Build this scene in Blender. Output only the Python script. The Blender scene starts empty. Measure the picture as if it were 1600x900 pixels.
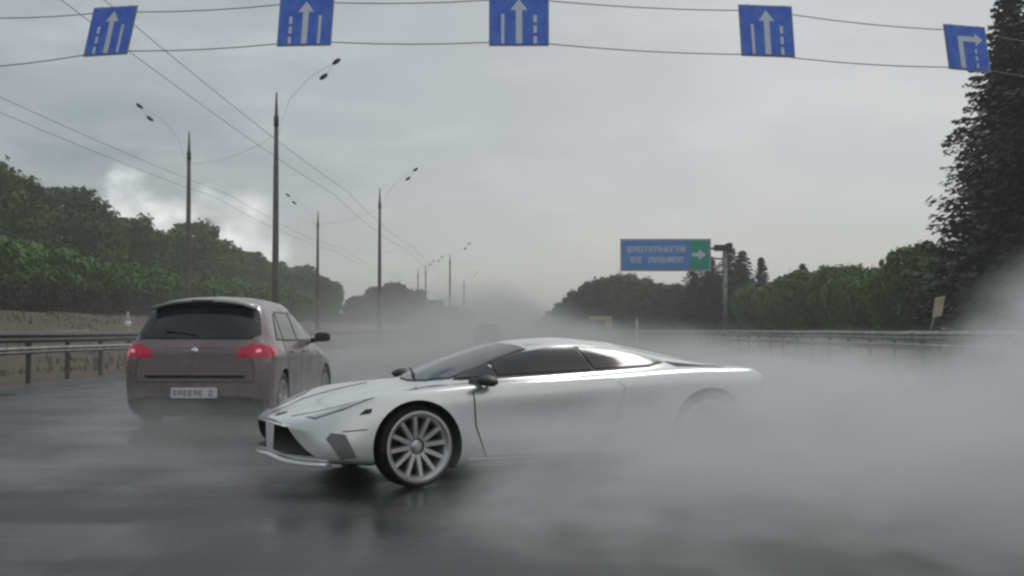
import bpy, bmesh, math, random
import numpy as np
from mathutils import Vector, Matrix, noise as mnoise
from mathutils.bvhtree import BVHTree

random.seed(7)
scene = bpy.context.scene
col = scene.collection
R = math.radians

# ------------------------------------------------------------------ camera
CAM_H = 1.184
cam_data = bpy.data.cameras.new('camera')
cam_data.sensor_width = 36.0
cam_data.lens = 45.0
cam_data.clip_start = 0.1
cam_data.clip_end = 6000.0
cam = bpy.data.objects.new('camera', cam_data)
cam.location = (0, 0, CAM_H)
cam.rotation_euler = (R(90 + 1.862), 0, 0)
col.objects.link(cam)
scene.camera = cam

# ------------------------------------------------------------------ world: dull rain sky
SUN_EL, SUN_AZ = 48.0, 25.0            # azimuth clockwise from +Y
world = bpy.data.worlds.new("World")
scene.world = world
world.use_nodes = True
wt = world.node_tree
wt.nodes.clear()


def N(t, kind, **kw):
    n = t.nodes.new(kind)
    for k, v in kw.items():
        setattr(n, k, v)
    return n


def sock(t, s, v):
    if isinstance(v, bpy.types.NodeSocket):
        t.links.new(v, s)
    else:
        s.default_value = v


def M(t, op, a, b=0.0, c=0.0, clamp=False):
    n = N(t, 'ShaderNodeMath', operation=op, use_clamp=clamp)
    sock(t, n.inputs[0], a)
    sock(t, n.inputs[1], b)
    if len(n.inputs) > 2:
        sock(t, n.inputs[2], c)
    return n.outputs[0]


def MR(t, v, a, b, c=0.0, d=1.0, smooth=True):
    n = N(t, 'ShaderNodeMapRange')
    n.interpolation_type = 'SMOOTHSTEP' if smooth else 'LINEAR'
    sock(t, n.inputs['Value'], v)
    for k, x in (('From Min', a), ('From Max', b), ('To Min', c), ('To Max', d)):
        sock(t, n.inputs[k], x)
    return n.outputs['Result']


def MIX(t, f, a, b, blend='MIX'):
    n = N(t, 'ShaderNodeMix', data_type='RGBA', blend_type=blend)
    sock(t, n.inputs[0], f)
    sock(t, n.inputs[6], a)
    sock(t, n.inputs[7], b)
    return n.outputs[2]


def NOISE(t, vec, scale, detail=3.0, rough=0.5):
    n = N(t, 'ShaderNodeTexNoise')
    if vec is not None:
        t.links.new(vec, n.inputs['Vector'])
    n.inputs['Scale'].default_value = scale
    n.inputs['Detail'].default_value = detail
    n.inputs['Roughness'].default_value = rough
    return n.outputs['Fac']


def MAPPING(t, vec, loc=(0, 0, 0), rot=(0, 0, 0), scale=(1, 1, 1)):
    n = N(t, 'ShaderNodeMapping')
    t.links.new(vec, n.inputs['Vector'])
    n.inputs['Location'].default_value = loc
    n.inputs['Rotation'].default_value = rot
    n.inputs['Scale'].default_value = scale
    return n.outputs['Vector']


def g(v, s=1.0):
    """8 bit sRGB triple to linear rgba, scaled"""
    o = []
    for x in v:
        x = x / 255.0
        o.append((x / 12.92 if x <= 0.04045 else ((x + 0.055) / 1.055) ** 2.4) * s)
    return (o[0], o[1], o[2], 1.0)


nishita = N(wt, 'ShaderNodeTexSky', sky_type='NISHITA')
nishita.sun_disc = False
nishita.sun_elevation = R(SUN_EL)
nishita.sun_rotation = R(SUN_AZ)
tc = N(wt, 'ShaderNodeTexCoord')
D = tc.outputs['Generated']
sx = N(wt, 'ShaderNodeSeparateXYZ')
wt.links.new(D, sx.inputs[0])
dx, dy, dz = sx.outputs
SKY = 10.0
side = MR(wt, dx, -0.42, 0.36)
base = MIX(wt, side, g((111, 121, 126), SKY), g((183, 181, 180), SKY))
big = NOISE(wt, MAPPING(wt, D, rot=(0, 0.25, 0), scale=(1, 1, 2.6)), 3.4, 4.0, 0.55)
base = MIX(wt, MR(wt, big, 0.38, 0.62, 0.0, 0.55), base, g((158, 162, 163), SKY))
wisp = NOISE(wt, MAPPING(wt, D, rot=(0, 0.2, 0), scale=(1, 1, 3.5)), 6.0, 5.0, 0.6)
base = MIX(wt, MR(wt, wisp, 0.42, 0.7, 0.0, 0.30), base, g((188, 190, 189), SKY))
low = MR(wt, dz, 0.15, 0.0)
base = MIX(wt, M(wt, 'MULTIPLY', low, 0.5), base, g((178, 178, 172), SKY))
# bank of pale cumulus low on the left, showing beneath the rain cloud
puff_n = NOISE(wt, MAPPING(wt, D, scale=(1, 1, 1.5)), 11.0, 6.0, 0.55)
edge = M(wt, 'ADD', M(wt, 'MULTIPLY', M(wt, 'SUBTRACT', puff_n, 0.5), 0.16),
         M(wt, 'SUBTRACT', M(wt, 'MULTIPLY', M(wt, 'ADD', dx, 0.034), -0.50), 0.0))
# cloud top follows a slope rising to the left, then falls away again
fall = MR(wt, dx, -0.275, -0.345, 0.0, 0.10)
top = M(wt, 'SUBTRACT', edge, fall)
pm = MR(wt, M(wt, 'SUBTRACT', top, dz), -0.012, 0.036)
pm = M(wt, 'MULTIPLY', M(wt, 'MULTIPLY', pm, MR(wt, dy, 0.2, 0.6)), MR(wt, dx, -0.10, -0.26))
pcol = MIX(wt, MR(wt, puff_n, 0.40, 0.60), g((205, 207, 206), SKY), g((250, 251, 249), SKY))
base = MIX(wt, M(wt, 'MULTIPLY', pm, 0.9), base, pcol)
final = MIX(wt, 0.94, nishita.outputs[0], base)
bg = N(wt, 'ShaderNodeBackground')
wt.links.new(final, bg.inputs['Color'])
bg.inputs['Strength'].default_value = 0.1
wo = N(wt, 'ShaderNodeOutputWorld')
wt.links.new(bg.outputs[0], wo.inputs['Surface'])

# ------------------------------------------------------------------ soft sun through overcast
sd = bpy.data.lights.new('sun', 'SUN')
sd.energy = 0.7
sd.angle = R(20)
sd.color = (1.0, 0.97, 0.93)
sun = bpy.data.objects.new('sun', sd)
sdir = Vector((math.sin(R(SUN_AZ)) * math.cos(R(SUN_EL)), math.cos(R(SUN_AZ)) * math.cos(R(SUN_EL)), math.sin(R(SUN_EL))))
sun.rotation_euler = sdir.to_track_quat('Z', 'Y').to_euler()
sun.location = (0, 0, 60)
col.objects.link(sun)

scene.view_settings.view_transform = 'Standard'
scene.view_settings.look = 'None'
scene.view_settings.exposure = 0.55
scene.view_settings.gamma = 1.0
scene.render.engine = 'CYCLES'
cy = scene.cycles
cy.use_denoising = True
cy.denoising_prefilter = 'ACCURATE'
cy.max_bounces = 6
cy.diffuse_bounces = 2
cy.glossy_bounces = 3
cy.transmission_bounces = 4
cy.transparent_max_bounces = 8
cy.volume_bounces = 1
cy.volume_max_steps = 256
cy.volume_step_rate = 1.0
cy.filter_width = 2.6
cy.sample_clamp_indirect = 4.0


# ------------------------------------------------------------------ materials
def mat(name, color, rough=0.6, metal=0.0, var=0.0, vscale=4.0, bump=0.0, bscale=40.0, coat=0.0, spec=0.5,
        var_color=None, rvar=0.0):
    m = bpy.data.materials.new(name)
    m.use_nodes = True
    t = m.node_tree
    b = t.nodes['Principled BSDF']
    b.inputs['Roughness'].default_value = rough
    b.inputs['Metallic'].default_value = metal
    b.inputs['Coat Weight'].default_value = coat
    b.inputs['Coat Roughness'].default_value = 0.08
    b.inputs['Specular IOR Level'].default_value = spec
    tcn = N(t, 'ShaderNodeTexCoord')
    c = (color[0], color[1], color[2], 1)
    if var > 0 or var_color:
        n = NOISE(t, tcn.outputs['Object'], vscale, 5, 0.6)
        c2 = var_color + (1,) if var_color else tuple(min(1, x * (1 - var)) for x in color) + (1,)
        cc = MIX(t, MR(t, n, 0.35, 0.65), c, c2)
        t.links.new(cc, b.inputs['Base Color'])
        if rvar:
            t.links.new(MR(t, n, 0.3, 0.7, rough - rvar, rough + rvar), b.inputs['Roughness'])
    else:
        b.inputs['Base Color'].default_value = c
    if bump > 0:
        bn = N(t, 'ShaderNodeBump')
        bn.inputs['Strength'].default_value = bump
        bn.inputs['Distance'].default_value = 0.02
        t.links.new(NOISE(t, tcn.outputs['Object'], bscale, 4, 0.6), bn.inputs['Height'])
        t.links.new(bn.outputs[0], b.inputs['Normal'])
    return m


m_silver = mat('silver_paint', (0.86, 0.865, 0.86), 0.20, 0.5, var=0.07, vscale=1.2, coat=0.6, rvar=0.08)
m_taupe = mat('taupe_paint', (0.235, 0.195, 0.205), 0.32, 0.3, var=0.25, vscale=2.0, coat=0.5, rvar=0.1)
m_roofgrey = mat('roof_trim_grey', (0.45, 0.47, 0.45), 0.35, 0.4, var=0.2)
m_glass = mat('dark_tinted_glass', (0.022, 0.024, 0.028), 0.10, 0.0, var=0.5, vscale=1.5, coat=0.3)
m_glass2 = mat('smoked_glass', (0.030, 0.034, 0.035), 0.12, 0.0, var=0.5, vscale=3.0, coat=0.2)
m_screen = mat('windscreen_glass', (0.10, 0.105, 0.105), 0.12, 0.0, var=0.4, vscale=2.0, coat=0.3)
m_black = mat('black_recess', (0.006, 0.006, 0.006), 0.7)
m_trim = mat('black_trim', (0.02, 0.02, 0.021), 0.5, var=0.3)
m_bumper = mat('grey_plastic_bumper', (0.05, 0.052, 0.05), 0.55, var=0.3, vscale=3)
m_tyre = mat('wet_tyre_rubber', (0.018, 0.018, 0.019), 0.45, var=0.4, vscale=9, bump=0.2)
m_rim = mat('wheel_alloy', (0.66, 0.66, 0.66), 0.28, 0.75, var=0.15, vscale=6)
m_disc = mat('spoke_gap_shade', (0.006, 0.006, 0.006), 0.8, 0.0, var=0.3)  # near-black colour paints in the shade seen between the spokes
m_lamp = mat('lamp_lens_clear', (0.42, 0.44, 0.45), 0.12, 0.2, var=0.3, vscale=14, coat=0.6)
m_grey_in = mat('bumper_intake_mesh', (0.22, 0.225, 0.225), 0.5, 0.2, var=0.12, vscale=8)
m_plate = mat('number_plate_white', (0.75, 0.76, 0.76), 0.4, var=0.08)
m_mark = mat('plate_marking', (0.10, 0.10, 0.11), 0.5)
m_chrome = mat('chrome', (0.8, 0.8, 0.8), 0.15, 1.0)
m_steel = mat('galvanised_steel', (0.30, 0.31, 0.30), 0.5, 0.5, var=0.45, vscale=3, rvar=0.12, bump=0.1)
m_rust = mat('dark_weathered_steel', (0.060, 0.050, 0.046), 0.6, 0.3, var=0.5, vscale=3, bump=0.1)
m_pole = mat('concrete_pole', (0.17, 0.165, 0.15), 0.8, var=0.35, vscale=2, bump=0.2)
m_wire = mat('wire', (0.16, 0.165, 0.165), 0.6, 0.3)
m_dark = mat('dark_fitting', (0.03, 0.032, 0.035), 0.5, var=0.3)
m_blue = mat('sign_blue', (0.06, 0.15, 0.75), 0.4, var=0.25, vscale=5, var_color=(0.08, 0.24, 0.78))
m_white = mat('sign_white', (0.72, 0.80, 0.92), 0.4, var=0.06)
m_back = mat('sign_back_aluminium', (0.45, 0.47, 0.50), 0.4, 0.4, var=0.15)
m_pale = mat('weathered_pale_paint', (0.50, 0.47, 0.34), 0.6, var=0.3, vscale=6)
m_yel = mat('yellow_paint', (0.55, 0.47, 0.20), 0.6, var=0.3, vscale=4)
m_sblue = mat('direction_sign_blue', (0.12, 0.33, 0.80), 0.4, var=0.15, vscale=2)
m_sgreen = mat('direction_sign_green', (0.03, 0.42, 0.29), 0.4, var=0.15, vscale=2)
m_conc = mat('pale_concrete', (0.55, 0.52, 0.50), 0.8, var=0.3, vscale=5, bump=0.3)
m_bark = mat('bark', (0.055, 0.045, 0.035), 0.9, var=0.5, vscale=6, bump=0.5)
m_bark2 = mat('pale_bark', (0.14, 0.13, 0.11), 0.9, var=0.5, vscale=6, bump=0.5)


def emis(name, color, e, strength, **k):
    m = mat(name, color, **k)
    b = m.node_tree.nodes['Principled BSDF']
    b.inputs['Emission Color'].default_value = e + (1,)
    b.inputs['Emission Strength'].default_value = strength
    return m


m_tail = emis('tail_light_red', (0.30, 0.004, 0.035), (1.0, 0.01, 0.09), 0.085, rough=0.15, coat=0.5, var=0.4, vscale=14)
m_tail_lit = emis('tail_light_lit', (0.7, 0.2, 0.25), (1.0, 0.35, 0.42), 0.28, rough=0.2)


def leaf_mat(name, c1, c2, scale=0.35):
    m = bpy.data.materials.new(name)
    m.use_nodes = True
    t = m.node_tree
    b = t.nodes['Principled BSDF']
    geo = N(t, 'ShaderNodeNewGeometry')
    oi = N(t, 'ShaderNodeObjectInfo')
    rnd = geo.outputs['Random Per Island']
    n = NOISE(t, geo.outputs['Position'], scale, 4, 0.6)
    f = M(t, 'ADD', M(t, 'MULTIPLY', rnd, 0.5), M(t, 'MULTIPLY', MR(t, n, 0.35, 0.65), 0.5))
    c = MIX(t, f, c1 + (1,), c2 + (1,))
    f2 = M(t, 'MULTIPLY_ADD', oi.outputs['Random'], 0.5, 0.75)
    vm = N(t, 'ShaderNodeVectorMath', operation='SCALE')
    t.links.new(c, vm.inputs[0])
    t.links.new(f2, vm.inputs['Scale'])
    t.links.new(vm.outputs[0], b.inputs['Base Color'])
    b.inputs['Roughness'].default_value = 0.7
    b.inputs['Specular IOR Level'].default_value = 0.2
    return m


m_leaf = leaf_mat('broad_leaves', (0.036, 0.072, 0.014), (0.095, 0.165, 0.028))
m_hedge = leaf_mat('hedge_leaves', (0.065, 0.130, 0.022), (0.10, 0.19, 0.038), 0.25)
m_under = leaf_mat('undergrowth_leaves', (0.020, 0.020, 0.013), (0.042, 0.042, 0.022), 0.3)
m_bushy = leaf_mat('young_leaves', (0.075, 0.135, 0.022), (0.14, 0.22, 0.045), 0.25)
m_spruce = leaf_mat('spruce_needles', (0.013, 0.020, 0.012), (0.038, 0.052, 0.026), 0.5)
m_grey_leaf = leaf_mat('brownish_leaves', (0.052, 0.062, 0.025), (0.095, 0.110, 0.042), 0.4)


# wet asphalt
def road_mat():
    m = bpy.data.materials.new('wet_asphalt')
    m.use_nodes = True
    t = m.node_tree
    b = t.nodes['Principled BSDF']
    geo = N(t, 'ShaderNodeNewGeometry')
    P = geo.outputs['Position']
    lane = NOISE(t, MAPPING(t, P, scale=(0.9, 0.05, 1)), 1.0, 4, 0.55)        # wheel tracks along the road
    skid = NOISE(t, MAPPING(t, P, rot=(0, 0, R(28)), scale=(0.28, 0.9, 1)), 0.9, 2, 0.5)   # water dragged across
    patch = NOISE(t, P, 0.5, 4, 0.6)
    grain = NOISE(t, P, 90, 3, 0.7)
    wet = M(t, 'ADD', M(t, 'MULTIPLY', lane, 0.35), M(t, 'ADD', M(t, 'MULTIPLY', skid, 0.4), M(t, 'MULTIPLY', patch, 0.25)))
    wf = MR(t, wet, 0.38, 0.62)
    c = MIX(t, wf, (0.040, 0.041, 0.042, 1), (0.017, 0.018, 0.019, 1))
    c = MIX(t, MR(t, grain, 0.3, 0.75, 0, 0.45), c, (0.066, 0.067, 0.067, 1))
    t.links.new(c, b.inputs['Base Color'])
    t.links.new(MR(t, wf, 0, 1, 0.52, 0.20), b.inputs['Roughness'])
    b.inputs['IOR'].default_value = 1.33
    bn = N(t, 'ShaderNodeBump')
    bn.inputs['Strength'].default_value = 0.45
    bn.inputs['Distance'].default_value = 0.005
    rip = NOISE(t, MAPPING(t, P, rot=(0, 0, R(25)), scale=(0.8, 1.3, 1)), 5, 2, 0.5)
    t.links.new(M(t, 'ADD', M(t, 'MULTIPLY', rip, 1.6), M(t, 'MULTIPLY', grain, 0.25)), bn.inputs['Height'])
    t.links.new(bn.outputs[0], b.inputs['Normal'])
    return m


def soil_mat():
    m = bpy.data.materials.new('roadside_soil')
    m.use_nodes = True
    t = m.node_tree
    b = t.nodes['Principled BSDF']
    geo = N(t, 'ShaderNodeNewGeometry')
    P = geo.outputs['Position']
    n1 = NOISE(t, MAPPING(t, P, scale=(1, 0.25, 1)), 0.5, 5, 0.6)
    n2 = NOISE(t, P, 6, 5, 0.7)
    c = MIX(t, MR(t, n1, 0.35, 0.62), (0.078, 0.050, 0.034, 1), (0.055, 0.047, 0.026, 1))
    c = MIX(t, MR(t, n2, 0.4, 0.7, 0, 0.5), c, (0.10, 0.070, 0.050, 1))
    t.links.new(c, b.inputs['Base Color'])
    b.inputs['Roughness'].default_value = 0.85
    bn = N(t, 'ShaderNodeBump')
    bn.inputs['Strength'].default_value = 0.8
    bn.inputs['Distance'].default_value = 0.06
    t.links.new(n2, bn.inputs['Height'])
    t.links.new(bn.outputs[0], b.inputs['Normal'])
    return m


m_road = road_mat()
m_soil = soil_mat()


# ------------------------------------------------------------------ object helpers
def tag(o, label=None, cat=None, group=None, kind=None):
    if label:
        o['label'] = label
    if cat:
        o['category'] = cat
    if group:
        o['group'] = group
    if kind:
        o['kind'] = kind
    return o


def empty(name, loc, rz=0.0):
    o = bpy.data.objects.new(name, None)
    o.location = loc
    o.rotation_euler = (0, 0, rz)
    o.empty_display_size = 0.2
    col.objects.link(o)
    return o


def link(name, me, parent=None, loc=None, rot=None):
    o = bpy.data.objects.new(name, me)
    col.objects.link(o)
    if parent:
        o.parent = parent
    if loc is not None:
        o.location = loc
    if rot is not None:
        o.rotation_euler = rot
    return o


def mesh(name, verts, faces, m, smooth=False):
    me = bpy.data.meshes.new(name)
    me.from_pydata([tuple(v) for v in verts], [], faces)
    if m:
        me.materials.append(m)
    if smooth:
        me.shade_smooth()
    me.update()
    return me


def from_bm(name, bm, m, parent=None, smooth=False, loc=None, rot=None):
    me = bpy.data.meshes.new(name)
    bm.to_mesh(me)
    bm.free()
    me.materials.append(m)
    if smooth:
        me.shade_smooth()
    return link(name, me, parent, loc, rot)


def children(o):
    return [c for c in bpy.data.objects if c.parent == o]


def copy_tree(o, parent=None):
    c = o.copy()
    col.objects.link(c)
    c.parent = parent
    for ch in children(o):
        copy_tree(ch, c)
    return c


def add_box(bm, c, s, rot=None, bevel=0.0):
    r = bmesh.ops.create_cube(bm, size=1)
    vs = r['verts']
    bmesh.ops.scale(bm, vec=s, verts=vs)
    if bevel > 0:
        es = list({e for v in vs for e in v.link_edges})
        rb = bmesh.ops.bevel(bm, geom=es, offset=bevel, segments=2, affect='EDGES')
        vs = list({v for f in rb['faces'] for v in f.verts} | {v for v in vs if v.is_valid})
    if rot is not None:
        bmesh.ops.rotate(bm, cent=(0, 0, 0), matrix=rot, verts=vs)
    bmesh.ops.translate(bm, vec=c, verts=vs)
    return vs


def box(name, c, s, m, parent=None, bevel=0.0, rot=None):
    bm = bmesh.new()
    add_box(bm, c, s, rot, bevel)
    return from_bm(name, bm, m, parent)


def add_tube(bm, pts, rad, n=8):
    pts = [Vector(p) for p in pts]
    rads = rad if isinstance(rad, (list, tuple)) else [rad] * len(pts)
    rings = []
    for i, p in enumerate(pts):
        d = (pts[min(i + 1, len(pts) - 1)] - pts[max(i - 1, 0)]).normalized()
        up = Vector((0, 0, 1)) if abs(d.z) < 0.9 else Vector((1, 0, 0))
        a = d.cross(up).normalized()
        b = a.cross(d)
        rings.append([bm.verts.new(p + (a * math.cos(2 * math.pi * k / n) + b * math.sin(2 * math.pi * k / n)) * rads[i]) for k in range(n)])
    for r0, r1 in zip(rings, rings[1:]):
        for k in range(n):
            bm.faces.new((r0[k], r0[(k + 1) % n], r1[(k + 1) % n], r1[k]))
    bm.faces.new(rings[0][::-1])
    bm.faces.new(rings[-1])


def tube(name, pts, rad, m, parent=None, n=8):
    bm = bmesh.new()
    add_tube(bm, pts, rad, n)
    return from_bm(name, bm, m, parent, smooth=True)


def lathe_me(name, prof, m, n=48, smooth=True):
    """profile (radius, y) turned round the Y axis"""
    vs, fs = [], []
    k = len(prof)
    for i in range(n):
        a = 2 * math.pi * i / n
        for r, y in prof:
            vs.append((r * math.cos(a), y, r * math.sin(a)))
    for i in range(n):
        for j in range(k - 1):
            fs.append((i * k + j, i * k + j + 1, ((i + 1) % n) * k + j + 1, ((i + 1) % n) * k + j))
    me = mesh(name, vs, fs, m, smooth)
    bm = bmesh.new()
    bm.from_mesh(me)
    bmesh.ops.remove_doubles(bm, verts=bm.verts, dist=1e-5)
    bmesh.ops.recalc_face_normals(bm, faces=bm.faces)
    bm.to_mesh(me)
    bm.free()
    if smooth:
        me.shade_smooth()
        try:
            me.set_sharp_from_angle(angle=R(40))
        except Exception:
            pass
    return me


def prism_me(name, outline, y0, y1, m):
    """outline (x,z) extruded from y0 to y1"""
    bm = bmesh.new()
    a = [bm.verts.new((x, y0, z)) for x, z in outline]
    b = [bm.verts.new((x, y1, z)) for x, z in outline]
    bm.faces.new(a)
    bm.faces.new(b[::-1])
    n = len(outline)
    for i in range(n):
        bm.faces.new((a[i], a[(i + 1) % n], b[(i + 1) % n], b[i]))
    bmesh.ops.recalc_face_normals(bm, faces=bm.faces)
    me = bpy.data.meshes.new(name)
    bm.to_mesh(me)
    bm.free()
    me.materials.append(m)
    return me


# ------------------------------------------------------------------ lofted car bodies
def chaikin(p, it):
    p = np.array(p, float)
    for _ in range(it):
        q = [p[0]]
        for a, b in zip(p, p[1:]):
            q.append(a * 0.75 + b * 0.25)
            q.append(a * 0.25 + b * 0.75)
        q.append(p[-1])
        p = np.array(q)
    return p


def pchip(xs, ys, x):
    xs = np.asarray(xs, float)
    ys = np.asarray(ys, float)
    h = np.diff(xs)
    d = np.diff(ys, axis=0) / h[:, None]
    m = np.zeros_like(ys)
    for k in range(1, len(xs) - 1):
        a, b = d[k - 1], d[k]
        w1, w2 = 2 * h[k] + h[k - 1], h[k] + 2 * h[k - 1]
        with np.errstate(divide='ignore', invalid='ignore'):
            v = (w1 + w2) / (w1 / a + w2 / b)
        m[k] = np.where(a * b > 0, v, 0)
    m[0], m[-1] = d[0], d[-1]
    out = []
    for t in x:
        i = min(max(np.searchsorted(xs, t) - 1, 0), len(xs) - 2)
        u = (t - xs[i]) / h[i]
        out.append((2 * u**3 - 3 * u**2 + 1) * ys[i] + (u**3 - 2 * u**2 + u) * h[i] * m[i]
                   + (-2 * u**3 + 3 * u**2) * ys[i + 1] + (u**3 - u**2) * h[i] * m[i + 1])
    return np.array(out)


def loft(name, stations, x_of_s, n_s, m, it=2):
    ss = [s for s, _ in stations]
    secs = np.array([p for _, p in stations], float)          # K, n, 2
    K = secs.shape[0]
    # denser sampling where stations are dense
    samples = []
    per = max(2, n_s // (K - 1))
    for a, b in zip(ss, ss[1:]):
        k = max(2, int(round((b - a) / 0.05)))
        samples += list(np.linspace(a, b, k, endpoint=False))
    samples.append(ss[-1])
    flat = pchip(ss, secs.reshape(K, -1), samples).reshape(len(samples), -1, 2)
    rows = [chaikin(s, it) for s in flat]
    nv = len(rows[0])
    verts, faces = [], []
    ring = nv + nv - 2
    for s, r in zip(samples, rows):
        x = x_of_s(s)
        for y, z in r:
            verts.append((x, y, z))
        for y, z in r[1:-1][::-1]:
            verts.append((x, -y, z))
    for i in range(len(samples) - 1):
        for j in range(ring):
            a, b = i * ring + j, i * ring + (j + 1) % ring
            faces.append((a, b, b + ring, a + ring))
    # cap the ends with strips
    for i, flip in ((0, False), (len(samples) - 1, True)):
        o = i * ring
        for j in range(nv - 1):
            L0, L1 = o + j, o + j + 1
            R0 = o + (ring - j) % ring
            R1 = o + (ring - j - 1) % ring
            f = []
            for v in (L0, L1, R1, R0):
                if v not in f:
                    f.append(v)
            if len(f) > 2:
                faces.append(tuple(f if flip else f[::-1]))
    me = mesh(name, verts, faces, m)
    bm = bmesh.new()
    bm.from_mesh(me)
    bmesh.ops.recalc_face_normals(bm, faces=bm.faces)
    bvh = BVHTree.FromBMesh(bm)
    bm.to_mesh(me)
    bm.free()
    me.shade_smooth()
    try:
        me.set_sharp_from_angle(angle=R(38))
    except Exception:
        pass
    return me, bvh


MODES = {  # axis map 2D -> 3D, ray origin side
    'L': (lambda a, b: Vector((a, 6, b)), Vector((0, -1, 0))),
    'R': (lambda a, b: Vector((a, -6, b)), Vector((0, 1, 0))),
    'T': (lambda a, b: Vector((a, b, 6)), Vector((0, 0, -1))),
    'F': (lambda a, b: Vector((6, a, b)), Vector((-1, 0, 0))),
    'B': (lambda a, b: Vector((-6, a, b)), Vector((1, 0, 0))),
}


def patch(name, bvh, outline, mode, off, m, parent, step=0.06, depth=0.006):
    """a skin piece with this outline laid on the body surface, standing `off` proud"""
    f3, d = MODES[mode]
    bm = bmesh.new()
    vs = [bm.verts.new((a, b, 0)) for a, b in outline]
    bm.faces.new(vs)
    for ax in (0, 1):
        lo = min(p[ax] for p in outline)
        hi = max(p[ax] for p in outline)
        k = int((hi - lo) / step)
        for i in range(1, k + 1):
            c = lo + (hi - lo) * i / (k + 1)
            co = (c, 0, 0) if ax == 0 else (0, c, 0)
            no = (1, 0, 0) if ax == 0 else (0, 1, 0)
            bmesh.ops.bisect_plane(bm, geom=bm.verts[:] + bm.edges[:] + bm.faces[:], plane_co=co, plane_no=no, dist=1e-5)
    bmesh.ops.remove_doubles(bm, verts=bm.verts, dist=2e-4)
    inner = {}
    bm.verts.index_update()
    for v in bm.verts:
        o = f3(v.co.x, v.co.y)
        hit, nrm, _, _ = bvh.ray_cast(o, d, 20)
        if hit is None:
            hit, nrm, _, _ = bvh.find_nearest(o + d * 5.2)
        if nrm.dot(d) > 0:
            nrm = -nrm
        acc = nrm.copy()                 # averaged normal: no facet jitter in the skin piece
        for da, db in ((.03, 0), (-.03, 0), (0, .03), (0, -.03), (.02, .02), (-.02, -.02)):
            h2, n2, _, _ = bvh.ray_cast(f3(v.co.x + da, v.co.y + db), d, 20)
            if h2 is not None and (h2 - hit).length < 0.12:
                acc += n2 if n2.dot(d) <= 0 else -n2
        nrm = acc.normalized()
        v.co = hit + nrm * off
        inner[v] = hit - nrm * depth
    bmesh.ops.recalc_face_normals(bm, faces=bm.faces)
    f0 = next(iter(bm.faces))
    if f0.normal.dot(d) > 0:
        bmesh.ops.reverse_faces(bm, faces=bm.faces[:])
    edges = [e for e in bm.edges if len(e.link_faces) == 1]
    low = {}
    for e in edges:
        for v in e.verts:
            if v not in low:
                low[v] = bm.verts.new(inner[v])
    for e in edges:
        a, b = e.verts
        lp = e.link_loops[0]
        if lp.vert == a:
            bm.faces.new((b, a, low[a], low[b]))
        else:
            bm.faces.new((a, b, low[b], low[a]))
    me = bpy.data.meshes.new(name)
    bm.to_mesh(me)
    bm.free()
    me.materials.append(m)
    me.shade_smooth()
    try:
        me.set_sharp_from_angle(angle=R(45))
    except Exception:
        pass
    return link(name, me, parent)


def grow(outline, d):
    cx = sum(p[0] for p in outline) / len(outline)
    cy_ = sum(p[1] for p in outline) / len(outline)
    out = []
    n = len(outline)
    area = sum(outline[i][0] * outline[(i + 1) % n][1] - outline[(i + 1) % n][0] * outline[i][1] for i in range(n))
    sg = 1 if area > 0 else -1
    for i in range(n):
        p0, p1, p2 = (Vector(outline[i - 1]), Vector(outline[i]), Vector(outline[(i + 1) % n]))
        e1, e2 = (p1 - p0).normalized(), (p2 - p1).normalized()
        n1, n2 = Vector((e1.y, -e1.x)) * sg, Vector((e2.y, -e2.x)) * sg
        b = (n1 + n2)
        b = b / max(0.35, b.length_squared / 2) * 1.0
        out.append((p1.x + b.x * d, p1.y + b.y * d))
    return out


def boolean_cut(o, cutters):
    for c in cutters:
        md = o.modifiers.new('cut', 'BOOLEAN')
        md.operation = 'DIFFERENCE'
        md.solver = 'EXACT'
        md.object = c
    dg = bpy.context.evaluated_depsgraph_get()
    dg.update()
    me = bpy.data.meshes.new_from_object(o.evaluated_get(dg), preserve_all_data_layers=True, depsgraph=dg)
    o.modifiers.clear()
    o.data = me
    for c in cutters:
        bpy.data.objects.remove(c)
    me.shade_smooth()
    try:
        me.set_sharp_from_angle(angle=R(38))
    except Exception:
        pass


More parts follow.
